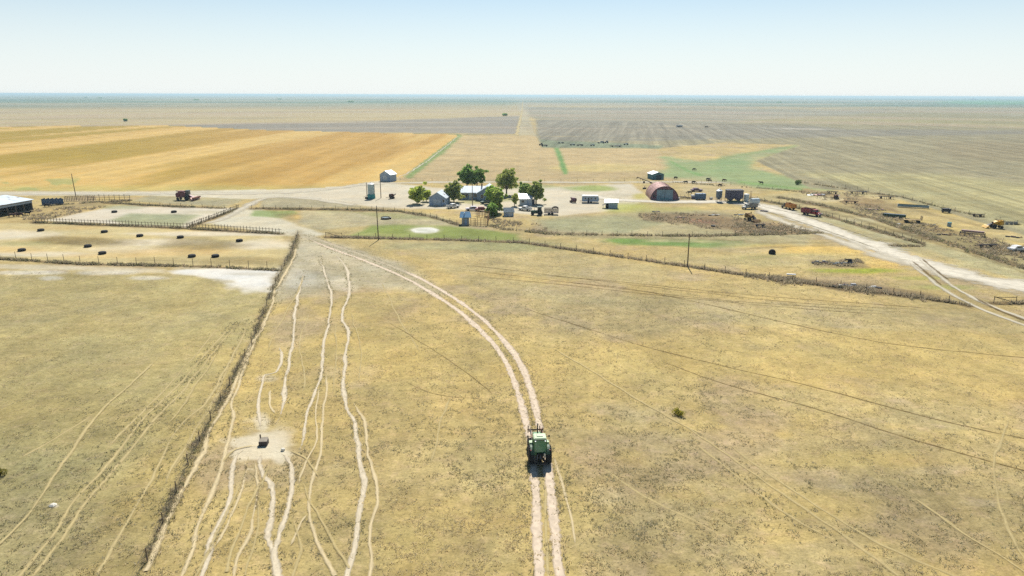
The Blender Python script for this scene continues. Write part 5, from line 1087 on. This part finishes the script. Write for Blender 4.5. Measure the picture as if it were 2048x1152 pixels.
def header(px, py, label, rz, L, m1, m2):
    p = G(px, py); T = thing('swather_header', label, 'header', (p.x, p.y, 0), rz)
    part(T, 'trough', m1, PR([(0, .25), (1.0, .2), (.6, .45), (.25, .9), (0, 1.0)], 'x', -L / 2, L / 2)); part(T, 'reel', m2, C((-L / 2 + .2, .8, .85), (L / 2 - .2, .8, .85), .25, n=6)); part(T, 'end_plate', m1, B(-L / 2, .5, .15, .1, 1.2, .95), B(L / 2, .5, .15, .1, 1.2, .95)); part(T, 'reel_arm', m2, C((-L / 2, 0, 1.0), (-L / 2, .8, .85), .05, n=5), C((L / 2, 0, 1.0), (L / 2, .8, .85), .05, n=5)); return T
header(1826, 416, 'long teal grey header lying in the upper row of machines', -.42, 9.0, TEALG, DKGREEN)
header(1788, 435, 'long green and white header beside the yellowish wagon', -.55, 6.2, DKGREEN, SILV)
p = G(1826, 446); T = thing('hay_wagon', 'yellowish flat hay wagon with end rack', 'wagon', (p.x, p.y, 0), -.25); part(T, 'deck', M('bleached_deck', (176, 152, 104), .9), B(0, 1, .8, 4.8, 2.0, .12)); part(T, 'rack', WOOD, *[C((2.3, .1 + i * .45, .9), (2.4, .1 + i * .45, 2.0), .05, n=5) for i in range(5)], B(2.4, 1, 1.9, .08, 2.0, .1)); part(T, 'side_rail', WOOD, B(0, .05, 1.1, 4.6, .06, .14))
for x in (-1.6, 1.6):
    for y in (.1, 1.9): rot_w(T, x, y, .38, .22, rim=RUST)
box_tank(1893, 426, 'small dark machine with pale ends in the upper row', 2.4, 1.2, 1.0, M('black_blue', (44, 48, 58), .6), -.2, 'chemical_tank', 'tank', .35)
p = G(1944, 472); T = thing('grain_drill', 'rusty pink grain drill with rows of discs', 'drill', (p.x, p.y, 0), -.62)
PR_ = M('pinkish_rust', (164, 138, 132), .7, rust=.2)
part(T, 'seed_box', PR_, PR([(.0, .9), (.5, .9), (.7, 1.45), (-.2, 1.45)], 'x', -2.6, 2.6)); part(T, 'frame', IRON, B(0, -.5, .6, 5.4, .12, .12), B(0, .6, .6, 5.4, .12, .12), *[B(-2.6 + i * 1.73, .1, .62, .1, 1.4, .1) for i in range(4)]); part(T, 'tongue', IRON, C((0, .6, .6), (0, 2.4, .4), .07, n=5))
for i in range(9): part(T, 'disc', PR_ if i % 2 else IRON, C((-2.4 + i * .6, -.6, .32), (-2.34 + i * .6, -.6, .32), .32, n=12))
for s in (-1, 1): rot_w(T, s * 2.8, .1, .55, .2, rim=RUST).rotation_euler = (0, 0, 0)
toolbar(1978, 496, 'dark sweep plough sunk in brown weeds near the right edge', .12, 4.6, IRON, IRON, rows=5, h=.7)
p = G(1632, 391); T = thing('scrap_sheets', 'pile of white and pink scrap sheets in the upper row', 'scrap', (p.x, p.y, 0), -.25)
for i, m in enumerate((SILV, WHITE, PINK, MAROON, STEEL)): part(T, 'sheet', m, B(-2.2 + i * 1.15, .3 * (i % 2), .1 * i, 1.8, 1.3, .12, rz=.3 * i, rx=.15), C((-2.2 + i * 1.15, 0, .1), (-1.4 + i * 1.1, .6, .7), .1, n=6))
p = G(1797, 449); T = thing('scrap_metal', 'small white scrap piece below the green header', 'scrap', (p.x, p.y, 0), .2); part(T, 'plate', WHITE, B(0, 0, 0, 1.0, .5, .3, rx=.3)); part(T, 'rod', RUST, C((-.8, 0, .1), (1.2, .3, .3), .05, n=5))
p = G(1868, 450); T = thing('scrap_metal', 'pale scrap frame in the weeds below the yellowish wagon', 'scrap', (p.x, p.y, 0), -.2); part(T, 'plate', PALE, B(0, 0, 0, .8, .4, .25)); part(T, 'rod', RUST, C((-.8, 0, .2), (1.0, .2, .4), .05, n=5))
# junk along the weedy fence and the heap above it
def heap(px, py, label, n, w, mats, seed, hmax=.9, rz=0):
    p = G(px, py); r = random.Random(seed); T = thing('junk_heap', label, 'junk', (p.x, p.y, 0), rz)
    for i in range(n):
        x = (i + .5) / n * w - w / 2; m = mats[i % len(mats)]; y = r.uniform(-.5, .6); h = r.uniform(.35, hmax)
        if i % 3 == 0: part(T, 'tyre', BLACK, LA([(.3, 0), (.48, .03), (.5, .12), (.48, .22), (.3, .25)], 14, (x, y, 0)))
        elif i % 3 == 1: part(T, 'beam', m, B(x, y, h * .3, r.uniform(1.0, 1.8), .14, .14, rz=r.uniform(-.6, .6), rx=.2), C((x - .3, y, 0), (x + .3, y + .2, h), .06, n=5))
        else: part(T, 'plate', m, B(x, y, .02, r.uniform(.7, 1.3), r.uniform(.4, .8), h * .6, rz=r.uniform(-.5, .5), tx=.8, ty=.7))
    return T
heap(1640, 526, 'left half of the weedy junk heap above the long fence', 7, 3.6, (WOOD, IRON, STEEL), 1, .8)
heap(1683, 528, 'right half of the weedy junk heap, with blue grey frames', 8, 4.4, (IRON, NAVY, TEALG), 2, .9)
p = G(1699, 527); T = thing('engine_block', 'dark engine block on top of the weedy junk heap', 'engine', (p.x, p.y, 0)); part(T, 'block', BLACK, B(0, 0, .2, .7, .6, .8)); part(T, 'head', BLACK, B(-.3, 0, .8, 1.2, .4, .25)); part(T, 'pan', NAVY, B(0, 0, 0, .8, .7, .2))
heap(1690, 573, 'scrap iron heap in the weedy fence right of centre', 10, 5.0, (STEEL, IRON, PALE, GREYW), 3, .9)
heap(1746, 576, 'pale scrap pieces right of the iron heap in the fence', 4, 3.0, (WHITE, PALE), 4, .45)
p = G(1582, 552); T = thing('broken_trough', 'white sheet of metal lying in the weedy fence', 'sheet', (p.x, p.y, 0), -.2); part(T, 'sheet', WHITE, B(0, 0, .3, 1.8, .5, .1, rx=.3)); part(T, 'lip', WHITE, B(0, -.3, .3, 1.8, .06, .16))
p = G(1544, 508); T = thing('scrap_tyre', 'black tractor tyre standing in pale grass right of centre', 'tyre', (p.x, p.y, 0), .3); part(T, 'tread', BLACK, LA([(.5, -.22), (.78, -.22), (.82, -.1), (.82, .1), (.78, .22), (.5, .22)], 20, (0, 0, .8), 'x')); T.rotation_euler = (0, 0, 1.2); T.location.z = -.45  # a discarded tractor tyre, half sunk in the ground
part(T, 'tube', BLACK, LA([(.42, -.16), (.52, -.2), (.52, .2), (.42, .16)], 20, (0, 0, .8), 'x'))
p = G(1427, 453); T = thing('scrap_tyre', 'black tyre lying in weeds below the yellow combine', 'tyre', (p.x, p.y, 0)); part(T, 'tread', BLACK, LA([(.4, 0), (.72, .03), (.75, .2), (.72, .4), (.4, .42)], 18)); part(T, 'hub', RUST, LA([(.1, .1), (.38, .12), (.38, .3), (.1, .3)], 12))  # another discarded tyre, lying flat
toolbar(1521, 455, 'dark cultivator with thin frame under the muddy combine', -.1, 2.6, IRON, STEEL, 'small_cultivator', 'cultivator', 4, .8)
heap(1428, 431, 'pale scrap rings and black wheel beside the weed bank', 5, 3.6, (PALE, GREYW), 8, .5)
heap(1312, 424, 'dark scrap lying on the weed bank left of centre', 3, 2.4, (PLUM, IRON), 9, .4)
p = G(2018, 449); T = thing('fence_panels', 'stack of grey wire panels at the right edge', 'panels', (p.x, p.y, 0), -.1)
for i in range(4): part(T, 'panel', STEEL, B(-1.8 + i * 1.2, 0, 0, 1.0, .06, .9), C((-2.3 + i * 1.2, 0, 0), (-2.3 + i * 1.2, 0, 1.1), .05, n=5))
heap(1748, 420, 'rusty scrap row between the red truck and the green header', 9, 5.5, (RUST, IRON, PINK), 12, .7, -.45)
toolbar(1702, 407, 'low rusty bar frame lying uphill of the rusty scrap row', -.35, 4.5, RUST, RUST, 'bar_frame', 'implement', 5, .7)
p = G(1898, 453); T = thing('oil_drum', 'teal drum standing alone in dry grass at far right', 'drum', (p.x, p.y, 0)); part(T, 'shell', TEALG, LA([(.55, 0), (.55, 1.2)], 14), smooth=True); part(T, 'lid', TEAL, LA([(.56, 1.2), (.5, 1.25)], 14))
toolbar(1957, 434, 'thin dark rake behind the yellow combine by the furrowed field', -.2, 3.0, IRON, RUST, 'hay_rake', 'rake', 5, .7)
heap(1888, 470, 'brown scrap beside the weeds below the teal drum', 5, 3.2, (RUST, WOOD), 14, .5, -.4)
heap(2028, 475, 'rusty scrap in yellow grass near the right edge', 5, 3.4, (RUST, IRON), 15, .6, -.3)
baler(1672, 398, 'small rusty baler uphill of the red truck', .4, RUST, IRON, .9, 'old_baler')
toolbar(1772, 398, 'long rusty cultivator next to the furrowed field edge', -.35, 5.0, IRON, RUST, 'field_cultivator', 'cultivator', 7, .8)
heap(1478, 430, 'grey scrap beside the muddy yellow combine', 5, 3.0, (GREYW, IRON), 16, .6)
heap(1362, 436, 'rusty scrap in the middle of the brown weed bank', 5, 3.4, (RUST, PINK), 17, .4)
# ---- troughs, tyres, feed tubs
p = G(771, 438); T = thing('stock_tank', 'round grey steel stock tank on the pale ground above the lawn', 'stock tank', (p.x, p.y, 0))
part(T, 'wall', M('tank_steel', (116, 112, 104), .6, .3, rust=.2), *[SHEET((math.cos(a) * 1.3, math.sin(a) * 1.3, 0), (math.cos(b) * 1.3, math.sin(b) * 1.3, 0), (math.cos(b) * 1.34, math.sin(b) * 1.34, .62), (math.cos(a) * 1.34, math.sin(a) * 1.34, .62), .05) for a, b in zip(np.linspace(0, 2 * PI, 25), np.linspace(0, 2 * PI, 25)[1:])])
part(T, 'water', M('trough_water', (150, 160, 156), .05, var=.05, spec=.6), LA([(1.27, .4), (1.27, .46)], 24))
p = G(781, 438); T = thing('float_box', 'small dark float box right of the round stock tank', 'box', (p.x, p.y, 0)); part(T, 'box', IRON, B(0, 0, 0, .4, .4, .5)); part(T, 'lid', STEEL, B(0, 0, .5, .44, .44, .04))
TUB = [(.62, 0), (.78, .08), (.84, .30), (.80, .52), (.62, .56)]
def tub(px, py, label, src=None):
    p = G(px, py)
    if src: return dup(src, (p.x, p.y, 0), rj.uniform(0, 6), label)
    T = thing('feed_tub', label, 'feed tub', (p.x, p.y, 0), 0, 'black feed tubs in the left pen')
    part(T, 'tyre_wall', BLACK, LA([(.60, .06), (.62, 0), (.78, .04), (.85, .16), (.85, .40), (.78, .54), (.64, .56), (.58, .46)], 20), smooth=True)
    part(T, 'floor', M('tub_floor', (52, 46, 40), .9), LA([(.6, .02), (.6, .1)], 16)); part(T, 'lip', BLACK, LA([(.62, .54), (.66, .6), (.72, .56)], 20)); return T
tb = tub(44, 502, 'black tyre feed tub nearest the left edge of the pen, lower row')
for px, py, lab in ((82, 462, 'black tyre feed tub nearest the upper left corner of the pen'), (209, 465, 'black tyre feed tub in the back row, second from left, above the dark bare patch'), (280, 473, 'black tyre feed tub in the back row, third from left'),
                    (361, 476, 'black tyre feed tub in the back row, fourth from left'), (479, 483, 'black tyre feed tub furthest right in the pen, near the board fence end'), (176, 494, 'black tyre feed tub on pale soil below the dark bare patch'),
                    (205, 508, 'black tyre feed tub in front row directly above the wire fence, left of middle'), (384, 514, 'left of the two neighbouring black feed tubs at the right front of the pen'), (431, 514, 'right of the two neighbouring black feed tubs at the right front of the pen')):
    tub(px, py, lab, tb)
tub(229, 425, 'black feed tub by the green patch of the upper pale pen', tb)['group'] = 'black feed tubs in the upper pen'; tub(348, 425, 'black feed tub on white soil at the right of the upper pale pen', tb)['group'] = 'black feed tubs in the upper pen'
# ---- cattle: one continuous body each
def cow_mesh(name, mat, graze):
    me = bpy.data.meshes.new(name); V = []; Rr = []; E = []
    def v(p, r, link=None):
        V.append(p); Rr.append(r)
        if link is not None: E.append((link, len(V) - 1))
        return len(V) - 1
    a = v((-.72, 0, 1.12), .34); b = v((-.2, 0, 1.04), .40, a); c = v((.42, 0, 1.08), .38, b); d = v((.78, 0, 1.16), .27, c)
    if graze: e = v((1.12, 0, .95), .18, d); f = v((1.42, 0, .52), .14, e); g = v((1.55, 0, .2), .10, f)
    else: e = v((1.08, 0, 1.36), .18, d); f = v((1.36, 0, 1.44), .15, e); g = v((1.68, 0, 1.28), .10, f)
    for s in (-1, 1):
        v((f and V[f][0] - .05, s * .22, V[f][2] + .08), .045, f)
        h = v((.52, s * .2, .66), .13, c); h = v((.52, s * .2, .34), .075, h); v((.55, s * .2, .02), .07, h)
        h = v((-.72, s * .22, .72), .17, a); h = v((-.88, s * .21, .46), .08, h); v((-.80, s * .21, .02), .07, h)
    h = v((-1.06, 0, 1.10), .06, a); v((-1.12, 0, .5), .04, h)
    me.from_pydata(V, E, []); o = bpy.data.objects.new(name, me); COL.objects.link(o)
    o.modifiers.new('skin', 'SKIN'); o.modifiers.new('sub', 'SUBSURF').levels = 1
    for i, q in enumerate(me.skin_vertices[0].data): q.radius = (Rr[i], Rr[i]); q.use_root = (i == 1)
    dg = bpy.context.evaluated_depsgraph_get(); m2 = bpy.data.meshes.new_from_object(o.evaluated_get(dg)); bpy.data.objects.remove(o)
    m2.materials.clear(); m2.materials.append(mat)
    for q in m2.polygons: q.use_smooth = True
    return m2
CM = {('k', 0): cow_mesh('cow_body', BLACKCOW, 0), ('k', 1): cow_mesh('cow_body', BLACKCOW, 1), ('b', 1): cow_mesh('cow_body', BROWNCOW, 1), ('b', 0): cow_mesh('cow_body', BROWNCOW, 0)}
for px, py, k, g, rz, lab, grp in ((1388, 341, 'k', 1, .2, 'black cow grazing on the green strip above the arched barn', 'cows behind the farm'), (1522, 368, 'k', 0, 2.4, 'black cow standing alone at right on the bright green grass', 'cows behind the farm'),
        (1371, 367, 'k', 1, 3.0, 'black cow left of the neighbouring pair behind the arched barn', 'cows behind the farm'), (1387, 367, 'k', 1, .3, 'black cow right of the neighbouring pair behind the arched barn', 'cows behind the farm'), (1416, 361, 'k', 0, .1, 'black cow at the fence left of the bare ground', 'cows behind the farm'),
        (1440, 373, 'b', 0, .3, 'dark brown cow directly above the white topped feed bin', 'cows behind the farm'), (1379, 388, 'k', 1, 3.1, 'black cow lying close behind the junk row', 'cows behind the farm'), (1351, 358, 'k', 1, .5, 'small black cow right of the small teal barn', 'cows behind the farm'),
        (1448, 363, 'b', 1, .2, 'brown cow at the fence beyond the feed bin', 'cows behind the farm'), (1419, 364, 'b', 1, 2.9, 'brown cow next to the black one at the fence', 'cows behind the farm'),
        (24, 434, 'b', 1, .2, 'brown cow leftmost of the row before the long shed', 'cattle at the long shed'), (34, 433, 'b', 0, .1, 'brown cow in the middle of the row before the long shed', 'cattle at the long shed'), (42, 433, 'b', 1, 3.0, 'brown cow rightmost of the row before the long shed', 'cattle at the long shed'),
        (56, 430, 'k', 0, .4, 'black cow right of the brown row before the long shed', 'cattle at the long shed'), (95, 414, 'k', 1, .2, 'black cow below the dark blue windbreak', 'cattle at the long shed')):
    p = G(px, py); o = part(None, 'cow', None, me=CM[(k, g)], loc=(p.x, p.y, 0)); o.rotation_euler = (0, 0, rz); o.scale = (.88, .88, .78); tag(o, lab, 'cow', grp)
# ---- row of idle machinery out in the green grey strip behind the pasture
for k, (px, py, L, m, lab) in enumerate(((1082, 291, 3.0, BLACK, 'dark machine at the left corner of the far pasture'), (1089, 293, 5.0, IRON, 'low dark implement beside the far pasture corner'), (1122, 287, 5.0, PALE, 'pale framed implement in the far machinery row'), (1160, 292, 5.0, IRON, 'dark drill right of the pale frame in the far row'),
        (1185, 292, 3.5, TEALG, 'teal grey implement in the middle of the far row'), (1202, 287, 6.0, NAVY, 'larger blue machine in the far row'), (1213, 286, 3.0, NAVY, 'small blue machine right of the larger one'), (1232, 294, 9.0, IRON, 'long dark header with a pale top in the far row'), (1252, 290, 4.0, TEALG, 'last teal implement at the right of the far row'), (1145, 291, 4.0, TEALG, 'low teal cultivator between pale frame and dark drill'))):
    p = G(px, py); T = thing('implement', lab, 'implement', (p.x, p.y, 0), 0, 'far machinery row')
    part(T, 'frame', m, B(0, 0, .6, L, .25, .3), B(0, 1.4, .6, L, .25, .3), *[B(-L / 2 + L * i / 3, .7, .62, .2, 1.4, .2) for i in range(4)])
    part(T, 'hood', m if k != 7 else PALE, B(L * .15, .7, .85, L * .5, 1.0, .9 if k in (0, 5, 6) else .45, tx=.8)); rot_w(T, -L * .3, -.2, .55, .3, rim=m); rot_w(T, L * .3, -.2, .55, .3, rim=m)
# ------------------------------------------------------------------ weeds and grass: nobody could count them
def blades(name, P, k, hgt, spread, cols, seed, label, w=.05, lean=.55, g0=.75, g1=1.25):
    """tufts of k tapering blades at the points P (n,2)"""
    rng = np.random.default_rng(seed); n = len(P)
    base = np.repeat(np.concatenate([P, np.zeros((n, 1))], 1), k, 0); m = len(base)
    a = rng.uniform(0, 2 * PI, m); hh = np.repeat(hgt * rng.uniform(.5, 1.35, n), k) * rng.uniform(.6, 1.1, m); sp = np.repeat(np.full(n, spread) * rng.uniform(.6, 1.3, n), k)
    off = rng.uniform(0, 1, m)[:, None] ** .7 * np.stack([np.cos(a), np.sin(a), a * 0], 1) * sp[:, None] * .6
    d = np.stack([np.cos(a), np.sin(a), a * 0], 1); t = np.stack([-np.sin(a), np.cos(a), a * 0], 1)
    ww = (w * rng.uniform(.6, 1.4, m))[:, None]
    b = base + off; tip = b + d * (sp * lean * rng.uniform(.4, 1.2, m))[:, None]; tip[:, 2] = hh
    co = np.stack([b - t * ww, b + t * ww, tip], 1).reshape(-1, 3)
    ci = np.repeat(rng.integers(0, len(cols), n), k); col = np.array(cols)[ci] * np.repeat(rng.uniform(g0, g1, n), k)[:, None]; col = np.minimum(col, .85)
    return stuff(npmesh(name, co, np.arange(len(co)).reshape(-1, 3), 3, WEED, np.repeat(col, 3, 0)), label, 'weeds')
def along(pts, n, width, seed, clump=0.5):
    rng = np.random.default_rng(seed)
    W_ = np.array([G(*p)[:2] for p in pts]); s = np.concatenate([[0], np.cumsum(np.hypot(*np.diff(W_, axis=0).T))])
    t = rng.uniform(0, s[-1], n * 3); keep = vn(t / 3.0, t * 0 + seed, seed) + rng.uniform(-.3, .3, len(t)) > clump; t = t[keep][:n]
    q = np.stack([np.interp(t, s, W_[:, 0]), np.interp(t, s, W_[:, 1])], 1); return q + rng.normal(0, width / 2, q.shape)
def inpoly(pts, n, seed, clump=.5, sc=5.0):
    rng = np.random.default_rng(seed); W_ = np.array([G(*p)[:2] for p in pts]); lo, hi = W_.min(0), W_.max(0)
    q = rng.uniform(lo, hi, (n * 8, 2)); ins = np.zeros(len(q), bool)
    for (ax, ay), (bx, by) in zip(W_, np.roll(W_, -1, 0)):
        if ay != by: ins ^= ((ay > q[:, 1]) != (by > q[:, 1])) & (q[:, 0] < (bx - ax) * (q[:, 1] - ay) / (by - ay) + ax)
    ins &= fbm(q[:, 0] / sc, q[:, 1] / sc, seed) + rng.uniform(-.12, .12, len(q)) > clump
    return q[ins][:n]
BR = [(.34, .27, .18), (.26, .22, .14), (.38, .31, .21), (.24, .21, .13), (.34, .29, .19)]
OL = [(.22, .20, .10), (.16, .16, .08), (.27, .23, .12), (.20, .18, .10)]
ST = [(.42, .34, .19), (.36, .30, .17), (.46, .38, .22), (.30, .26, .15), (.38, .32, .18)]
GY = [(.25, .225, .145), (.30, .27, .18), (.20, .185, .12), (.33, .29, .19), (.17, .155, .09)]
F1 = [(250, 1210), (290, 1130), (330, 1040), (398, 886), (460, 770), (505, 686), (530, 620), (556, 556), (584, 505), (597, 466)]
blades('dry_weeds', np.concatenate([along(F1, 1000, .75, 1, .52), along(F1, 250, .3, 2, .4)]), 12, .34, .42, BR + OL, 1, 'brown dry weeds along the long left fence', .03, .55, 1.0, 1.6)
F6 = [(652, 474), (760, 477), (900, 480), (1040, 485), (1100, 493), (1200, 508), (1375, 533), (1500, 552), (1700, 577), (1850, 597), (1938, 611)]
blades('dry_weeds', np.concatenate([along(F6, 1300, .7, 3, .42), along(F6[7:10], 500, 2.4, 4, .5), along([(1986, 606), (2140, 608)], 160, .8, 5)]), 14, .6, .55, BR, 2, 'brown dry weeds along the long lawn fence', .045, .55, .9, 1.4)
OTH = [([(0, 518), (160, 528), (400, 533), (557, 541)], 900, .6), ([(66, 445), (340, 455), (565, 468)], 800, .6), ([(376, 456), (478, 417)], 250, .6), ([(206, 405), (300, 411), (450, 417)], 700, .8), ([(503, 417), (740, 420), (800, 423), (860, 433), (918, 450)], 1100, .8),
       ([(975, 450), (1010, 459), (1100, 468), (1250, 471), (1400, 472), (1640, 466)], 1500, 1.1), ([(1500, 397), (1570, 410), (1640, 428), (1740, 457), (1848, 489)], 1100, 1.2), ([(1560, 395), (1640, 410), (1760, 440), (1900, 488), (2060, 540)], 1500, 1.6), ([(1610, 366), (1800, 394), (1900, 420), (2048, 452), (2200, 486)], 700, .8), ([(1345, 365), (1540, 378), (1660, 390)], 300, .8), ([(90, 412), (200, 404), (262, 402)], 400, .8), ([(1780, 492), (1848, 492)], 120, .8)]
blades('dry_weeds', np.concatenate([along(a, int(n * .6), w, 10 + i, .42) for i, (a, n, w) in enumerate(OTH)]), 12, .55, .55, BR + OL, 3, 'brown dry weeds along the farm fences', .06, .55, .9, 1.45)
BANKS = [([(1275, 428), (1400, 424), (1560, 446), (1645, 462), (1560, 470), (1400, 456), (1285, 440)], 1500), ([(1460, 452), (1560, 450), (1630, 464), (1580, 472), (1470, 466)], 800), ([(1680, 404), (1760, 412), (1800, 440), (1740, 436)], 500), ([(1750, 420), (1900, 460), (2060, 490), (2060, 520), (1860, 475), (1740, 432)], 1300),
         ([(1600, 385), (1720, 384), (1760, 400), (1640, 400)], 500), ([(1620, 520), (1720, 520), (1730, 534), (1630, 530)], 350), ([(1940, 488), (2060, 495), (2060, 530), (1960, 505)], 600), ([(978, 436), (1100, 452), (1090, 466), (1000, 458)], 450), ([(60, 418), (180, 410), (220, 412), (90, 440), (40, 440)], 700), ([(850, 400), (900, 400), (905, 412), (860, 414)], 60)]
blades('dry_weeds', np.concatenate([inpoly(a, int(n * .3), 40 + i, .49) for i, (a, n) in enumerate(BANKS)]), 14, .5, .7, BR, 4, 'banks of brown weeds around the old machines', .08, .55, .9, 1.45)
# grass of the pasture in front: straw, olive and grey tufts, thinned on bare soil and on the paths
def front_grass():
    rng = np.random.default_rng(99)
    n = 270000
    u = rng.uniform(0, 1, n); r = 42 * (190 / 42) ** (u ** .9); a = rng.uniform(math.radians(-46), math.radians(46), n)
    q = np.stack([r * np.sin(a), r * np.cos(a)], 1)
    x, y = PX(np.concatenate([q, np.zeros((n, 1))], 1))
    keep = (y > 500) & (fbm(q[:, 0] / 1.1, q[:, 1] / 1.1, 301) + .3 * (fbm(q[:, 0] / 14, q[:, 1] / 14, 311) - .5) + rng.uniform(-.22, .22, n) > .62)
    keep &= np.hypot((x - 528) / 55, (y - 890) / 36) > 1
    keep &= ~((y < 545) & (x < 600)) & ~((x > 340) & (x < 560) & (y < 586)) & ~((y < 640) & (y > 580 + (x - 1940) * .6) & (x > 1800))
    q = q[keep]
    # keep the paths open
    cell = set()
    for o in COL.objects:
        if o.name.split('.')[0] in ('dirt_track', 'cattle_path') :
            me = o.data; c = np.zeros(len(me.vertices) * 3, np.float32); me.vertices.foreach_get('co', c); c = c.reshape(-1, 7, 3)
            if c[0, 1, 0] is None: continue
            wd = np.hypot(*(c[:, 1, :2] - c[:, 5, :2]).mean(0))
            for k in (2, 3, 4):
                for p in np.floor(c[:, k, :2] / .3).astype(int): cell.add((p[0], p[1]))
    ok = np.array([(int(i), int(j)) not in cell for i, j in np.floor(q / .3)])
    q = q[ok]
    g = fbm(q[:, 0] / 22, q[:, 1] / 22, 77) + rng.uniform(-.1, .1, len(q))
    blades('dry_grass', q[g > .53], 4, .09, .16, ST, 21, 'short straw coloured grass in front', .03, 1.0, 1.15, 1.85)
    blades('dry_grass', q[g <= .53], 4, .10, .17, GY + OL + ST[:2], 22, 'short grey olive grass in front', .03, 1.0, 1.15, 1.85)
front_grass()
# taller grass left standing along the trodden edges of the paths
def path_lips():
    P = []
    rng = np.random.default_rng(5)
    for o in COL.objects:
        if o.name.split('.')[0] in ('dirt_track', 'cattle_path'):
            me = o.data; c = np.zeros(len(me.vertices) * 3, np.float32); me.vertices.foreach_get('co', c); c = c.reshape(-1, 7, 3)
            if c[:, 3, 1].mean() > 160 or np.hypot(*(c[:, 1, :2] - c[:, 5, :2]).mean(0)) < .5: continue
            for k in (0, 1, 5, 6):
                q = np.repeat(c[:, k, :2], 2, 0); q = q + rng.normal(0, .12, q.shape)
                P.append(q[fbm(q[:, 0] / 1.6, q[:, 1] / 1.6, 7) + rng.uniform(-.15, .15, len(q)) > .52])
    P = np.concatenate(P); P = P[rng.permutation(len(P))[:5000]]
    P = P[np.hypot(P[:, 0] + 26.4, P[:, 1] - 65.5) > 4.5]
    blades('dry_grass', P, 5, .17, .16, OL + GY + ST[3:], 33, 'taller grass along the edges of the cattle paths', .03, .8, 1.2, 1.9)
path_lips()
# ------------------------------------------------------------------ haze
def haze(density=0.00013):
    v, f = B(0, 0, -1.0, 130000, 130000, CAMH + 3.5)
    m, n, b = newmat('haze_air'); n.nodes.remove(b)
    p = n.nodes.new('ShaderNodeVolumePrincipled'); p.inputs['Color'].default_value = (0.60, 0.81, 0.90, 1)
    p.inputs['Density'].default_value = density; p.inputs['Anisotropy'].default_value = 0.2
    n.links.new(p.outputs[0], n.nodes['Material Output'].inputs['Volume'])
    o = part(None, 'haze', m, (v, f)); o['kind'] = 'stuff'
haze()
